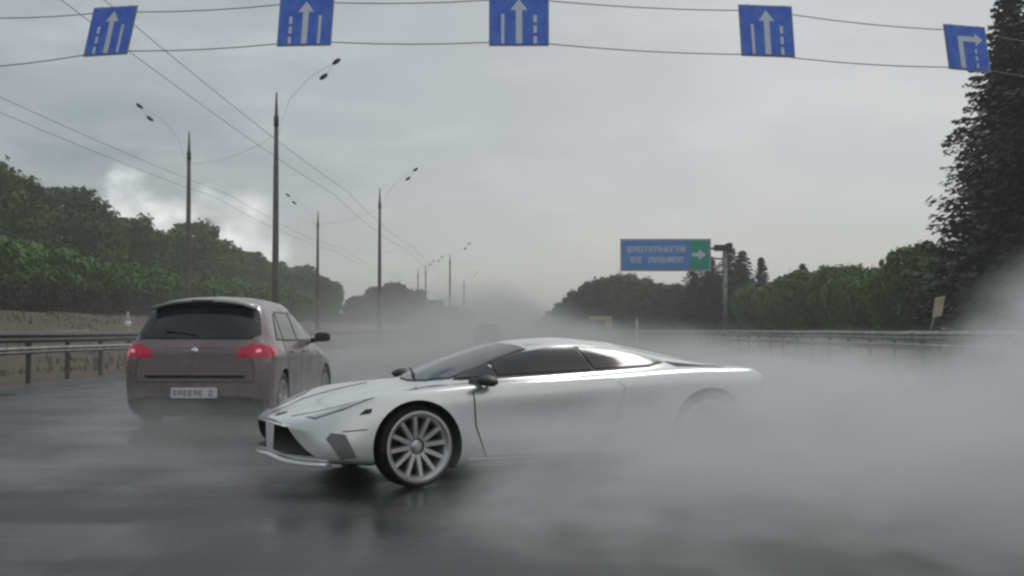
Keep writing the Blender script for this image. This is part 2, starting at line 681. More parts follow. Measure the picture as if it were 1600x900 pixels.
def wheel_meshes(rad, rim_r, width, spokes, sp_w, m_r):
    w = width / 2
    ty = [(rim_r - 0.01, w - 0.035), (rim_r + 0.004, w - 0.012), (rim_r + 0.02, w - 0.002), ((rim_r + rad) / 2, w + 0.004), (rad - 0.022, w - 0.008),
          (rad - 0.006, w - 0.03), (rad, w - 0.055), (rad - 0.005, 0.02), (rad - 0.005, -0.02), (rad, -w + 0.055), (rad - 0.006, -w + 0.03),
          (rad - 0.022, -w + 0.008), (rim_r + 0.02, -w), (rim_r - 0.01, -w + 0.02)]
    tyre = lathe_me('tyre', ty, m_tyre, 64)
    ri = [(rim_r - 0.048, w - 0.06), (rim_r - 0.040, w - 0.030), (rim_r - 0.012, w - 0.004), (rim_r + 0.006, w - 0.004), (rim_r + 0.008, w - 0.016),
          (rim_r - 0.006, w - 0.03), (rim_r - 0.012, -w + 0.03), (rim_r - 0.055, -w + 0.03)]
    ri = ri + [ri[0]]
    rim = lathe_me('rim', ri, m_r, 64)
    hub = lathe_me('hub', [(0, w - 0.036), (0.024, w - 0.038), (0.028, w - 0.044), (0.048, w - 0.052), (0.056, w - 0.066), (0.060, w - 0.11), (0, w - 0.11)], m_r, 32)
    disc = lathe_me('dark_backing_disc', [(0, w - 0.115), (rim_r - 0.020, w - 0.115), (rim_r - 0.020, w - 0.17), (0, w - 0.17)], m_disc, 48)  # black backing out to the rim, darkens the gaps between spokes
    bm = bmesh.new()
    r0, r1 = 0.06, rim_r - 0.018
    rows = []
    for t in (0, 0.3, 0.7, 1.0):
        r = r0 + (r1 - r0) * t
        hw = sp_w * (0.95 - 0.10 * t) / 2
        yf = w - 0.050 + 0.026 * t
        rows.append([bm.verts.new((-hw, yf - 0.03, r)), bm.verts.new((-hw * 0.7, yf, r)), bm.verts.new((hw * 0.7, yf, r)), bm.verts.new((hw, yf - 0.03, r)), bm.verts.new((0, yf - 0.045, r))])
    for a, b in zip(rows, rows[1:]):
        for k in range(5):
            bm.faces.new((a[k], a[(k + 1) % 5], b[(k + 1) % 5], b[k]))
    bm.faces.new(rows[0])
    bm.faces.new(rows[-1][::-1])
    bmesh.ops.recalc_face_normals(bm, faces=bm.faces)
    sp = bpy.data.meshes.new('spoke')
    bm.to_mesh(sp)
    bm.free()
    sp.materials.append(m_r)
    return tyre, rim, hub, disc, sp, spokes


def put_wheel(parent, meshes, loc, left=True, steer=0.0):
    tyre, rim, hub, disc, sp, n = meshes
    h = link('wheel', hub, parent, loc, (0, 0, (0 if left else math.pi) + steer))
    link('tyre', tyre, h)
    link('rim', rim, h)
    link('dark_backing_disc', disc, h)
    for k in range(n):
        link('spoke', sp, h, None, (0, 2 * math.pi * k / n + 0.12, 0))
    return h


# ================================================================== SETTING
# ---- ground sheet, shaped across the road: verge, banks
def terrain_z(x, y):
    ax = abs(x)
    if x < 0:
        t = min(max((ax - 15.5) / 12.0, 0), 1)
        z = 2.2 * t * t * (3 - 2 * t)
    else:
        t = min(max((ax - 13.5) / 9.0, 0), 1)
        z = 1.15 * t * t * (3 - 2 * t)
    if ax > 11.5:
        z += 0.10 * (mnoise.noise(Vector((x * 0.35, y * 0.2, 0)))) * min(1, (ax - 11.5) / 4)
    return z - 0.012


xs = [-2500, -900, -400, -200, -120, -80, -60, -50, -44, -40, -36, -33] + [-30 + 0.75 * i for i in range(26)] + [-10.6, 0, 10.8] + [11.4 + 0.8 * i for i in range(18)] + [28, 32, 38, 50, 80, 150, 400, 900, 2500]
ys = [-60, -20, 0] + [6 + 2.5 * i for i in range(60)] + [160 + 12 * i for i in range(16)] + [400, 600, 1000, 1800, 3000]
tv = [(x, y, terrain_z(x, y)) for y in ys for x in xs]
nx = len(xs)
tf = [(j * nx + i, j * nx + i + 1, (j + 1) * nx + i + 1, (j + 1) * nx + i) for j in range(len(ys) - 1) for i in range(nx - 1)]
ground = link('ground', mesh('ground', tv, tf, m_soil, True))
tag(ground, kind='structure')
rx0, rx1 = -10.3, 10.4
rv, rf = [], []
rys = [-60, 0, 5, 10, 20, 40, 80, 160, 320, 640, 1200, 2400]
for y in rys:
    rv += [(rx0, y, 0), (rx1, y, 0)]
for i in range(len(rys) - 1):
    rf.append((2 * i, 2 * i + 1, 2 * i + 3, 2 * i + 2))
road = link('road', mesh('road', rv, rf, m_road))
tag(road, kind='structure')


# ---- guard rails: two beams on posts
def guard_rail(x, y0, y1, step, m_top, m_low, label, side):
    r = empty('guard_rail', (x, y0, 0))
    tag(r, label, 'guard rail')
    L = y1 - y0

    def beam(z, hh, m, lab):
        prof = [(0, -hh), (0.03, -hh * 0.85), (0.07, -hh * 0.45), (0.02, 0), (0.07, hh * 0.45), (0.03, hh * 0.85), (0, hh)]
        prof = [(side * (0.06 + a), b) for a, b in prof] + [(side * 0.055, hh), (side * 0.055, -hh)]
        bm = bmesh.new()
        seg = 4.0
        k = int(L / seg)
        rings = []
        for i in range(k + 1):
            y = L * i / k
            dz = random.uniform(-0.015, 0.015)
            dxx = random.uniform(-0.012, 0.012)
            rings.append([bm.verts.new((a + dxx, y, z + b + dz)) for a, b in prof])
        for p, q in zip(rings, rings[1:]):
            for j in range(len(prof)):
                bm.faces.new((p[j], p[(j + 1) % len(prof)], q[(j + 1) % len(prof)], q[j]))
        bmesh.ops.recalc_face_normals(bm, faces=bm.faces)
        o = from_bm('beam', bm, m, r)
        o['label'] = lab

    beam(1.02, 0.125, m_top, 'dark weathered upper beam')
    beam(0.72, 0.085, m_low, 'pale grey lower beam')
    bm = bmesh.new()
    add_box(bm, (0, 0, 0.52), (0.08, 0.12, 1.1))
    pm = bpy.data.meshes.new('post')
    bm.to_mesh(pm)
    bm.free()
    pm.materials.append(m_rust)
    y = 0.5
    while y < L:
        link('post', pm, r, (0, y, 0))
        y += step
    return r


guard_rail(-10.75, 18, 150, 2.5, m_rust, m_steel, 'two-beam steel guard rail along the left edge of the road, dark upper beam', 1)
guard_rail(10.9, 16, 150, 2.5, m_steel, m_steel, 'two-beam steel guard rail along the right verge, behind the drifting spray', -1)


# ---- trees
def add_quad(vs, fs, c, n, s, rnd):
    n = n.normalized()
    a = n.cross(Vector((0.3, 0.5, 0.81))).normalized()
    b = n.cross(a)
    ang = rnd.uniform(0, 6.28)
    u = (a * math.cos(ang) + b * math.sin(ang)) * s * 0.5
    w = (b * math.cos(ang) - a * math.sin(ang)) * s * rnd.uniform(0.28, 0.42)
    k = len(vs)
    vs += [c - u, c + w, c + u, c - w]
    fs.append((k, k + 1, k + 2, k + 3))


def crown_mesh(name, seed, H, W, base, n_cl, n_leaf, size, m, flat=False):
    rnd = random.Random(seed)
    vs, fs = [], []
    lobes = []
    for i in range(n_cl):
        t = rnd.random()
        z = base + (H - base) * (0.12 + 0.80 * t)
        prof = math.sin(math.pi * min(1, 0.16 + 0.86 * (1 - t) ** 0.8)) ** 0.7
        rr = W * prof * math.sqrt(rnd.uniform(0.15, 1)) * 0.85
        a = rnd.uniform(0, 6.28)
        lobes.append((Vector((rr * math.cos(a), rr * math.sin(a), z)), rnd.uniform(0.16, 0.34) * W))
    for i in range(n_leaf):
        c, r = rnd.choice(lobes)
        d = Vector((rnd.gauss(0, 1), rnd.gauss(0, 1), rnd.gauss(0, 1))).normalized()
        if rnd.random() < 0.42:      # loose growth filling the crown between the lobes
            t = rnd.random()
            a = rnd.uniform(0, 6.28)
            prof = math.sin(math.pi * min(1, 0.12 + 0.88 * (1 - t) ** 0.8)) ** 0.6
            rr = W * prof * math.sqrt(rnd.random()) * 0.92
            p = Vector((rr * math.cos(a), rr * math.sin(a), base + (H - base) * t * 0.93))
        else:
            rad = r * rnd.gauss(0.75, 0.28)
            p = c + Vector((d.x, d.y, d.z * 0.8)) * rad
        nn = d + Vector((rnd.uniform(-.6, .6), rnd.uniform(-.6, .6), rnd.uniform(-.2, .8)))
        add_quad(vs, fs, p, nn, size * rnd.uniform(0.6, 1.3), rnd)
    return mesh(name, vs, fs, m)


def trunk_mesh(name, seed, H, rad, W, m, limbs=6):
    rnd = random.Random(seed)
    bm = bmesh.new()
    top = Vector((rnd.uniform(-.4, .4), rnd.uniform(-.4, .4), H * 0.85))
    mid = Vector((rnd.uniform(-.2, .2), rnd.uniform(-.2, .2), H * 0.4))
    add_tube(bm, [(0, 0, -0.2), mid * 0.5, mid, (mid + top) / 2, top], [rad * 1.2, rad, rad * 0.8, rad * 0.5, rad * 0.15], 8)
    for i in range(limbs):
        z = H * rnd.uniform(0.25, 0.7)
        a = rnd.uniform(0, 6.28)
        e = Vector((math.cos(a) * W * 0.7, math.sin(a) * W * 0.7, z + H * 0.16))
        s = Vector((mid.x, mid.y, z))
        add_tube(bm, [s, (s + e) / 2 + Vector((0, 0, 0.2)), e], [rad * 0.4, rad * 0.25, rad * 0.08], 5)
    me = bpy.data.meshes.new(name)
    bm.to_mesh(me)
    bm.free()
    me.materials.append(m)
    me.shade_smooth()
    return me


def spruce_mesh(seed, H, W, n_br, size, m, jag=0.35):
    rnd = random.Random(seed)
    vs, fs = [], []
    for i in range(n_br):
        t = (i + rnd.random()) / n_br
        z0 = H * (0.06 + 0.94 * t)
        L = W * (1 - t) ** 0.8 * rnd.uniform(1 - jag, 1.08) + 0.12
        a = i * 2.39996 + rnd.uniform(-.3, .3)
        d = Vector((math.cos(a), math.sin(a), 0))
        sidev = Vector((-d.y, d.x, 0))
        k = max(4, int(L / size * 2.2))
        for j in range(k):
            u = (j + 0.5) / k
            droop = -0.34 * L * u + 0.22 * L * u * u
            p = d * (L * u) + Vector((0, 0, z0 + droop))
            half = 0.32 * L * (1 - u) * 0.8 + size * 0.4
            for q in range(max(3, int(half / size * 3.8))):
                off = rnd.uniform(-half, half)
                pp = p + sidev * off + Vector((0, 0, -abs(off) * 0.28 + rnd.uniform(-.08, .08) * L * 0.6))
                add_quad(vs, fs, pp, Vector((rnd.uniform(-.5, .5), rnd.uniform(-.5, .5), 1)) + d * rnd.uniform(-.3, .9), size * rnd.uniform(0.7, 1.4), rnd)
    return mesh('crown', vs, fs, m)


def make_tree(tr, cr, name, loc, label, cat, group, scale=(1, 1, 1)):
    t = empty(name, loc, random.uniform(0, 6.28))
    t.scale = scale
    tag(t, label, cat, group)
    if tr:
        link('trunk', tr, t)
    link('crown', cr, t)
    return t


broad = [(trunk_mesh('trunk', 10 + i, 11, 0.22, 3, m_bark), crown_mesh('crown', 20 + i, 12.6, 3.9, 0.6, 60, 12000, 0.48, m_leaf)) for i in range(4)]
brown = [(trunk_mesh('trunk', 40 + i, 11, 0.20, 2.6, m_bark2), crown_mesh('crown', 50 + i, 12, 4.2, 0.2, 60, 9000, 0.7, m_grey_leaf)) for i in range(2)]
young = [(trunk_mesh('trunk', 60 + i, 4.2, 0.09, 1.4, m_bark2), crown_mesh('crown', 70 + i, 4.8, 2.2, 0.0, 40, 7000, 0.32, m_bushy)) for i in range(3)]
hedge = [(trunk_mesh('stem', 80 + i, 3.6, 0.07, 1.4, m_bark), crown_mesh('crown', 90 + i, 4.3, 2.6, 0.1, 40, 6500, 0.32, m_hedge)) for i in range(3)]
under = [(trunk_mesh('stem', 130 + i, 1.2, 0.03, 0.7, m_bark), crown_mesh('crown', 120 + i, 1.7, 1.6, 0.0, 16, 1700, 0.2, m_under)) for i in range(2)]
spr_big = [(trunk_mesh('trunk', 100 + i, 18, 0.30, 0.5, m_bark, 0), spruce_mesh(110 + i, 18, 5.7, 460, 0.36, m_spruce, 0.22)) for i in range(2)]
spr_small = [(trunk_mesh('trunk', 105 + i, 9, 0.16, 0.5, m_bark, 0), spruce_mesh(115 + i, 10, 2.6, 150, 0.40, m_spruce, 0.25)) for i in range(2)]

# left belt of broadleaf trees behind the hedge
y = 86.0
i = 0
while y < 300:
    x = -41 + random.uniform(-2.5, 1.5)
    s = random.uniform(0.84, 1.06)
    if i == 1:
        s = 1.02
    make_tree(*broad[i % 4], 'broadleaf_tree', (x, y, terrain_z(x, y)), 'dark green broadleaf tree in the row behind the left hedge', 'tree', 'broadleaf trees in the row behind the left hedge', (s, s, s * random.uniform(0.88, 1.02)))
    y += random.uniform(4.2, 6.2) * (1 + y / 400)
    i += 1
# the belt's lower far end
for k, (px, d, h) in enumerate([(505, 262, 11.0), (520, 270, 10.2), (470, 250, 9.0)]):
    x = (px - 800) / 2000 * d
    make_tree(*broad[k], 'broadleaf_tree', (x, d, 1.5), 'dark green broadleaf tree in the row behind the left hedge', 'tree', 'broadleaf trees in the row behind the left hedge', (0.55, 0.55, h / 12.5))
# rounded grey group in the mist
for k, (px, d, h) in enumerate([(542, 285, 4.2), (531, 275, 4.6), (560, 300, 9.0), (590, 305, 11.4), (618, 300, 12.2), (645, 310, 11.0), (672, 320, 8.6), (700, 330, 7.2), (722, 345, 6.0)]):
    x = (px - 800) / 2000 * d
    make_tree(*brown[k % 2], 'misty_tree', (x, d, 0.3), 'grey tree fading in the mist of the rounded far clump left of centre', 'tree', 'misty trees of the far clump left of centre', (0.95, 0.95, h / 12.0))
# hedge on the bank
y = 62.0
i = 0
while y < 190:
    x = -32 + random.uniform(-1.0, 1.0)
    s = random.uniform(0.88, 1.1)
    make_tree(*hedge[i % 3], 'hedge_shrub', (x, y, terrain_z(x, y)), 'bright green shrub of the hedge on the left bank, under the tree row', 'shrub', 'green shrubs of the hedge on the left bank', (s, s, s))
    y += random.uniform(2.6, 3.6)
    i += 1
y = 56.0
i = 0
while y < 150:
    x = -28.6 + random.uniform(-0.5, 0.5)
    s = random.uniform(0.85, 1.1)
    make_tree(*under[i % 2], 'low_shrub', (x, y, terrain_z(x, y)), 'low dark shrub at the foot of the green hedge on the left bank', 'shrub', 'low dark shrubs at the foot of the left hedge', (s, s, s))
    y += random.uniform(1.6, 2.4)
    i += 1
# right: young green growth
y = 58.0
i = 0
while y < 132:
    x = 24 + random.uniform(-1.5, 1.5)
    s = random.uniform(0.8, 1.08)
    make_tree(*young[i % 3], 'young_tree', (x, y, terrain_z(x, y)), 'bushy light green young tree behind the right guard rail', 'tree', 'light green young trees behind the right guard rail', (s, s, s * random.uniform(0.85, 1.0)))
    y += random.uniform(2.6, 3.8)
    i += 1
y = 56.0
i = 0
while y < 235:
    x = 29 + random.uniform(-1.5, 1.5) + (y - 56) * -0.03
    s = random.uniform(0.75, 1.0)
    make_tree(*hedge[i % 3], 'thicket_shrub', (x, y, terrain_z(x, y) - 0.3), 'green shrub of the thicket closing the gaps behind the right hand young trees', 'shrub', 'thicket shrubs behind the right young trees', (s * 1.2, s * 1.2, s * 0.8))
    y += random.uniform(3.0, 4.2)
    i += 1
# big dark spruces at the right edge
bigs = [(21.8, 50.0, 1.0, 'towering dark spruce at the right edge of the photo, its top out of frame'),
        (23.5, 60.0, 0.92, 'tall dark spruce standing just behind the towering one on the right'),
        (26.5, 54.0, 1.05, 'tall dark spruce half hidden to the right of the towering spruce'),
        (19.6, 44.0, 0.86, 'dark spruce nearest the road at the far right edge')]
for k, (x, d, s, lab) in enumerate(bigs):
    make_tree(*spr_big[k % 2], 'spruce_tree', (x, d, terrain_z(x, d)), lab, 'tree', 'big dark spruces at the right edge', (s, s, s))
# mid-distance spruces: px, top px, distance
spr = [(1255, 412, 104, 'lone pointed spruce rising above the light green young trees'),
       (1190, 402, 118, 'slim pointed spruce just right of the direction sign post'),
       (1160, 392, 128, 'dark spruce directly right of the direction sign post'),
       (1140, 380, 132, 'tall spruce directly behind the direction sign post'),
       (1110, 400, 135, 'dark spruce below the right end of the direction sign'),
       (1385, 430, 84, 'small spruce left of the tall dark spruces'),
       (1222, 438, 112, 'short spruce between the slim spruce and the lone pointed spruce'),
       (1330, 432, 95, 'slim spruce tip rising midway between the lone spruce and the tall dark ones'),
       (1085, 408, 140, 'dark spruce beneath the green end of the direction sign')]
for k, (px, ty, d, lab) in enumerate(spr):
    x = (px - 800) / 2000 * d
    z0 = terrain_z(x, d)
    H = CAM_H + (515 - ty) * d / 2000 - z0
    w = 0.85 if k in (0, 1, 5, 6, 7) else 1.3
    make_tree(*spr_small[k % 2], 'spruce_tree', (x, d, z0), lab, 'tree', 'spruces behind the right guard rail', (w, w, H / 10.0))
mids = [(905, 452, 185), (925, 438, 180), (948, 430, 178), (975, 425, 172), (1000, 432, 168), (1022, 440, 165), (1048, 442, 160), (1078, 452, 158), (1100, 440, 155), (1125, 425, 150), (1150, 430, 146), (1175, 440, 142), (885, 470, 215), (868, 485, 240), (850, 497, 280)]
for k, (px, ty, d) in enumerate(mids):
    x = (px - 800) / 2000 * d
    z0 = terrain_z(x, d)
    H = CAM_H + (515 - ty) * d / 2000 - z0
    make_tree(*brown[k % 2], 'roadside_tree', (x, d, z0), 'brownish tree fading into haze around the blue direction sign', 'tree', 'brownish trees around the direction sign', (0.62, 0.62, H / 12.0))

# rough grass on the verges
rnd = random.Random(5)
vs, fs = [], []
for i in range(26000):
    yy = 14 + 150 * rnd.random() ** 1.6
    if rnd.random() < 0.55:
        xx = -11.3 - 18 * rnd.random()
    else:
        xx = 11.6 + 15 * rnd.random()
    if mnoise.noise(Vector((xx * 0.3, yy * 0.15, 3.0))) < -0.12:
        continue
    h = rnd.uniform(0.08, 0.30)
    a = rnd.uniform(0, 6.28)
    b = Vector((xx, yy, terrain_z(xx, yy) - 0.02))
    wv = Vector((math.cos(a), math.sin(a), 0)) * rnd.uniform(0.02, 0.05)
    k = len(vs)
    vs += [b - wv, b + wv, b + Vector((rnd.uniform(-.1, .1), rnd.uniform(-.1, .1), h))]
    fs.append((k, k + 1, k + 2))
m_grass = leaf_mat('dry_grass', (0.095, 0.080, 0.048), (0.15, 0.115, 0.072), 0.2)
tag(link('rough_grass', mesh('rough_grass', vs, fs, m_grass)), 'rough brown and green grass on the roadside verges', 'grass', kind='stuff')


# ---- street lamp poles with twin heads and the trolley wires
def make_pole(loc, sgn, H, label, group, heads=True):
    p = empty('street_lamp', loc)
    tag(p, label, 'street lamp', group)
    o = tube('pole', [(0, 0, -0.1), (0, 0, 3), (0, 0, 7), (0, 0, H - 0.5), (0, 0, H + 0.5)], [0.155, 0.135, 0.105, 0.075, 0.03], m_pole, p, 10)
    bm = bmesh.new()
    add_tube(bm, [(0, 0, 0), (0, 0, 0.5)], 0.24, 10)
    from_bm('base_collar', bm, m_pole, p)
    tube('arm', [(0, 0, H - 1.4), (sgn * 0.5, 0, H + 0.2), (sgn * 1.3, 0, H + 1.1), (sgn * 2.4, 0, H + 1.75)], 0.007, m_wire, p, 6)
    if heads:
        for q, (ax, az) in enumerate(((1.85, 1.12), (2.35, 1.72))):
            bm = bmesh.new()
            bmesh.ops.create_uvsphere(bm, u_segments=12, v_segments=8, radius=0.10)
            bmesh.ops.scale(bm, vec=(2.0, 1.3, 0.85), verts=bm.verts)
            bmesh.ops.rotate(bm, cent=(0, 0, 0), matrix=Matrix.Rotation(-sgn * 0.6, 3, 'Y'), verts=bm.verts)
            bmesh.ops.translate(bm, vec=(sgn * ax, 0, H + az), verts=bm.verts)
            from_bm('lamp_head', bm, m_dark, p, True)
        tube('bracket', [(0, 0, H - 0.85), (0, 0, H - 0.45)], 0.105, m_dark, p, 6)
        tube('head_strut', [(sgn * 1.85, 0, H + 1.1), (sgn * 2.35, 0, H + 1.72)], 0.007, m_wire, p, 6)
    return p


near_g = 'street lamps along the left roadside'
make_pole((-9.25 - 2.0, 50, 0), 1, 10.0, 'tallest and nearest street lamp, its pole rising behind the hatchback', near_g).location.x = -9.25
make_pole((-8.7, 84, 0), 1, 10.0, 'second street lamp of the nearer row, above the misty far clump of trees', near_g)
make_pole((-15.2, 60, 0), -1, 10.0, 'left street lamp standing before the hedge, left of the hatchback roof', near_g)
make_pole((-15.2, 100, 0), -1, 10.0, 'slim street lamp at the far end of the broadleaf tree row', near_g)
for px, ty, d in ((665, 420, 185), (703, 403, 157), (653, 425, 196), (725, 440, 235)):
    X = (px - 800) / 2000 * d
    make_pole((X, d, 0), 1, 10.0, {665: 'faint misty street lamp at the right slope of the far tree clump', 703: 'taller faint street lamp right of the far tree clump', 653: 'faint misty street lamp over the crown of the far tree clump', 725: 'farthest faint street lamp near the vanishing point'}[px], near_g)


def wire(name, pts, rad, label, group=None, cat='wire'):
    o = tube(name, pts, rad, m_wire, None, 5)
    tag(o, label, cat, group)
    return o


def sag(a, b, s, n=10):
    a, b = Vector(a), Vector(b)
    return [a.lerp(b, i / n) - Vector((0, 0, s * 4 * (i / n) * (1 - i / n))) for i in range(n + 1)]


for X, Z, lab in ((-11.6, 6.35, 'outer trolley wire of the left pair over the verge'), (-11.05, 6.45, 'inner trolley wire of the left pair over the verge'),
                  (-7.0, 6.5, 'outer trolley wire of the pair over the left lane'), (-6.45, 6.6, 'inner trolley wire of the pair over the left lane')):
    pts = []
    for a, b in ((8, 50), (50, 84), (84, 118), (118, 152), (152, 190), (190, 260)):
        pts += sag((X, a, Z), (X, b, Z), 0.25, 8)[(0 if not pts else 1):]
    wire('trolley_wire', pts, 0.0065, lab, 'trolley wires along the left side')
for d in (50, 84, 118, 152):
    wire('support_wire', sag((-15.2, d + 10, 9.0), (-9.0, d, 9.0), 0.35), 0.006, {50: 'nearest thin support wire slung between the two lamp rows', 84: 'second thin support wire slung between the two lamp rows', 118: 'third thin support wire slung between the lamp rows', 152: 'farthest thin support wire slung between the lamp rows'}[d], 'support wires between the lamp rows')

# ---- lane signs hung on two cables across the road
DS = 21.0


def sp(px, py, d=DS):
    return ((px - 800) / 2000 * d, CAM_H + (515 - py) * d / 2000)


def arc(ctrl):
    pts = []
    for (x0, z0), (x1, z1) in zip(ctrl, ctrl[1:]):
        for k in range(6):
            t = k / 6
            pts.append((x0 + (x1 - x0) * t, DS + 0.03, z0 + (z1 - z0) * t - 0.06 * 4 * t * (1 - t)))
    pts.append((ctrl[-1][0], DS + 0.03, ctrl[-1][1]))
    return pts


up = [sp(-500, 70), sp(-100, 22), sp(168, 14), sp(475, -2), sp(811, -8), sp(1201, 12), sp(1516, 44), sp(1900, 100), sp(2300, 180)]
lo = [sp(-500, 170), sp(-100, 106), sp(162, 76), sp(475, 60), sp(811, 60), sp(1201, 82), sp(1520, 102), sp(1900, 150), sp(2300, 220)]
wire('span_cable', arc(up), 0.009, 'upper of the two cables carrying the blue lane signs over the road', None, 'cable')
wire('span_cable', arc(lo), 0.009, 'lower of the two cables carrying the blue lane signs over the road', None, 'cable')
for X, zt in ((up[0][0], up[0][1]), (up[-1][0], up[-1][1])):
    pass


def lane_sign(px, py, w, h, lean, shear, kind, label):
    X, Z = sp(px, py)
    W, H = w * DS / 2000, h * DS / 2000
    r = empty('lane_sign', (X, DS, Z))
    tag(r, label, 'road sign', 'blue lane signs hung over the road')

    def q(a, b):      # sheared sheet coordinates
        return (a + b * shear, b + a * lean)
    pan = [q(-W / 2, -H / 2), q(W / 2, -H / 2), q(W / 2, H / 2), q(-W / 2, H / 2)]
    link('panel', prism_me('panel', pan, -0.012, 0.012, m_blue), r)
    gr = 0.02
    fr = [q(-W / 2 - gr, -H / 2 - gr), q(W / 2 + gr, -H / 2 - gr), q(W / 2 + gr, H / 2 + gr), q(-W / 2 - gr, H / 2 + gr)]
    link('back_frame', prism_me('back_frame', fr, 0.013, 0.03, m_back), r)

    def strip(name, pts):
        link(name, prism_me(name, [q(a * W, b * H) for a, b in pts], -0.018, -0.0125, m_white), r)
    if kind == 'up':
        strip('arrow', [(-0.055, -0.48), (0.055, -0.48), (0.055, 0.20), (0.15, 0.20), (0.0, 0.42), (-0.15, 0.20), (-0.055, 0.20)])
        for sx_, dash in ((-0.28, True), (0.28, True)):
            solid = (px < 700 and sx_ > 0) or (px > 700 and sx_ < 0)
            if solid:
                strip('lane_line', [(sx_ - 0.028, -0.48), (sx_ + 0.028, -0.48), (sx_ + 0.028, 0.12), (sx_ - 0.028, 0.12)])
            else:
                for k in range(3):
                    b0 = -0.48 + k * 0.215
                    strip('lane_dash', [(sx_ - 0.03, b0), (sx_ + 0.03, b0), (sx_ + 0.03, b0 + 0.15), (sx_ - 0.03, b0 + 0.15)])
    else:
        strip('arrow', [(-0.22, -0.48), (-0.10, -0.48), (-0.10, 0.14), (0.22, 0.14), (0.22, 0.05), (0.40, 0.20), (0.22, 0.35), (0.22, 0.26), (-0.22, 0.26)])
        for k in range(3):
            b0 = -0.46 + k * 0.17
            strip('lane_dash', [(0.18, b0), (0.23, b0), (0.23, b0 + 0.10), (0.18, b0 + 0.10)])
    for a in (-0.35, 0.35):
        for b in (0.5, -0.42):
            cx, cz = q(a * W, b * H)
            box('clamp', (cx, 0.045, cz), (0.04, 0.03, 0.06), m_dark, r)
    return r


lane_sign(168, 45, 66, 74, 0.06, 0.21, 'up', 'leftmost blue lane sign, leaning clearly to the right, white arrow up')
lane_sign(475, 30, 82, 74, 0.02, 0.07, 'up', 'blue lane sign hung above the tallest lamp pole, white arrow up')
lane_sign(811, 28, 91, 78, 0.0, 0.0, 'up', 'upright blue lane sign hung at the middle of the cables, white arrow up')
lane_sign(1201, 45, 81, 78, -0.035, -0.06, 'up', 'blue lane sign above and right of the direction sign, white arrow up')
lane_sign(1516, 72, 62, 68, -0.08, -0.12, 'turn', 'rightmost blue lane sign with its arrow bent to the right, beside the dark spruce')

# ---- large direction sign on a cantilever post
d = 84.0
X, _ = sp(1133, 0, d)
ds = empty('direction_sign', (X, d, terrain_z(X, d)))
tag(ds, 'blue direction sign with a green right end and white arrow, on a tall roadside post', 'road sign')
z0 = ds.location.z


def dl(px, py):
    x_, z_ = sp(px, py, d)
    return x_ - X, z_ - z0


tube('post', [(0, 0, -0.2), (0, 0, 3), (0, 0, dl(1133, 383)[1])], [0.17, 0.15, 0.13], m_steel, ds, 10)
ztop = dl(1133, 388)[1]
tube('cantilever_arm', [(0.35, 0, ztop), (dl(1000, 388)[0], 0.0, ztop)], 0.08, m_steel, ds, 8)
ztop2 = dl(1133, 404)[1]
tube('cantilever_arm', [(0.0, 0, ztop2), (dl(1000, 404)[0], 0.0, ztop2)], 0.06, m_steel, ds, 8)
box('arm_joint', (-0.15, -0.0, ztop + 0.03), (1.1, 0.34, 0.4), m_dark, ds)
(ax0, az0), (ax1, az1) = dl(972, 421), dl(1108, 376)
sx0 = dl(1078, 0)[0]
link('frame', prism_me('frame', [(ax0 - .12, az0 - .12), (ax1 + .12, az0 - .12), (ax1 + .12, az1 + .12), (ax0 - .12, az1 + .12)], -0.13, -0.09, m_back), ds)
link('blue_panel', prism_me('blue_panel', [(ax0, az0), (sx0, az0), (sx0, az1), (ax0, az1)], -0.17, -0.131, m_sblue), ds)
link('green_panel', prism_me('green_panel', [(sx0 + .01, az0), (ax1, az0), (ax1, az1), (sx0 + .01, az1)], -0.17, -0.131, m_sgreen), ds)
cx, cz = dl(1091, 398)
link('arrow', prism_me('arrow', [(cx - .42, cz - .12), (cx + .02, cz - .12), (cx + .02, cz - .34), (cx + .5, cz), (cx + .02, cz + .34), (cx + .02, cz + .12), (cx - .42, cz + .12)], -0.178, -0.1715, m_white), ds)
# the two rows of small white capitals are too blurred to read: letter-sized strokes
STK = {'L': ((-.5, 0), (.2, 1)), 'R': ((.5, 0), (.2, 1)), 'T': ((0, .44), (1.1, .16)), 'B': ((0, -.44), (1.1, .16)), 'M': ((0, 0), (1, .16)), 'C': ((0, 0), (.2, 1))}
GLYPHS = ['LRM', 'LRT', 'LRTB', 'LTMB', 'LT', 'CT', 'LRCB', 'LTMB', 'LRTM']
rg = random.Random(3)
for row, (pa, pb, py, n) in enumerate(((980, 1073, 389.5, 11), (985, 1069, 406, 9))):
    for k in range(n):
        if row == 1 and k == 2:
            continue
        lx = dl(pa + (pb - pa) * (k + 0.5) / n, py)
        cw = (pb - pa) / n * d / 2000 * 0.66
        ch = 0.36
        bm = bmesh.new()
        strokes = [STK[q] for q in rg.choice(GLYPHS)]
        for (ox, oz), (sw, sh) in strokes:
            add_box(bm, (lx[0] + ox * cw, -0.176, lx[1] + oz * ch), (max(sw * cw, 0.09), 0.008, max(sh * ch, 0.075)))
        from_bm('letter', bm, m_white, ds)

# ---- small roadside items
r = empty('yellow_board', (9.1, 130, 0))
tag(r, 'small yellowish roadside board on two posts, far off under the brownish trees', 'board')
box('board', (-0.1, 0, 2.35), (2.3, 0.06, 0.45), m_yel, r)
box('board', (0.75, -0.005, 1.72), (0.7, 0.06, 0.75), m_yel, r)
for q in (-0.9, 0.9):
    tube('post', [(q, 0.06, -0.1), (q, 0.06, 2.5)], 0.05, m_steel, r)


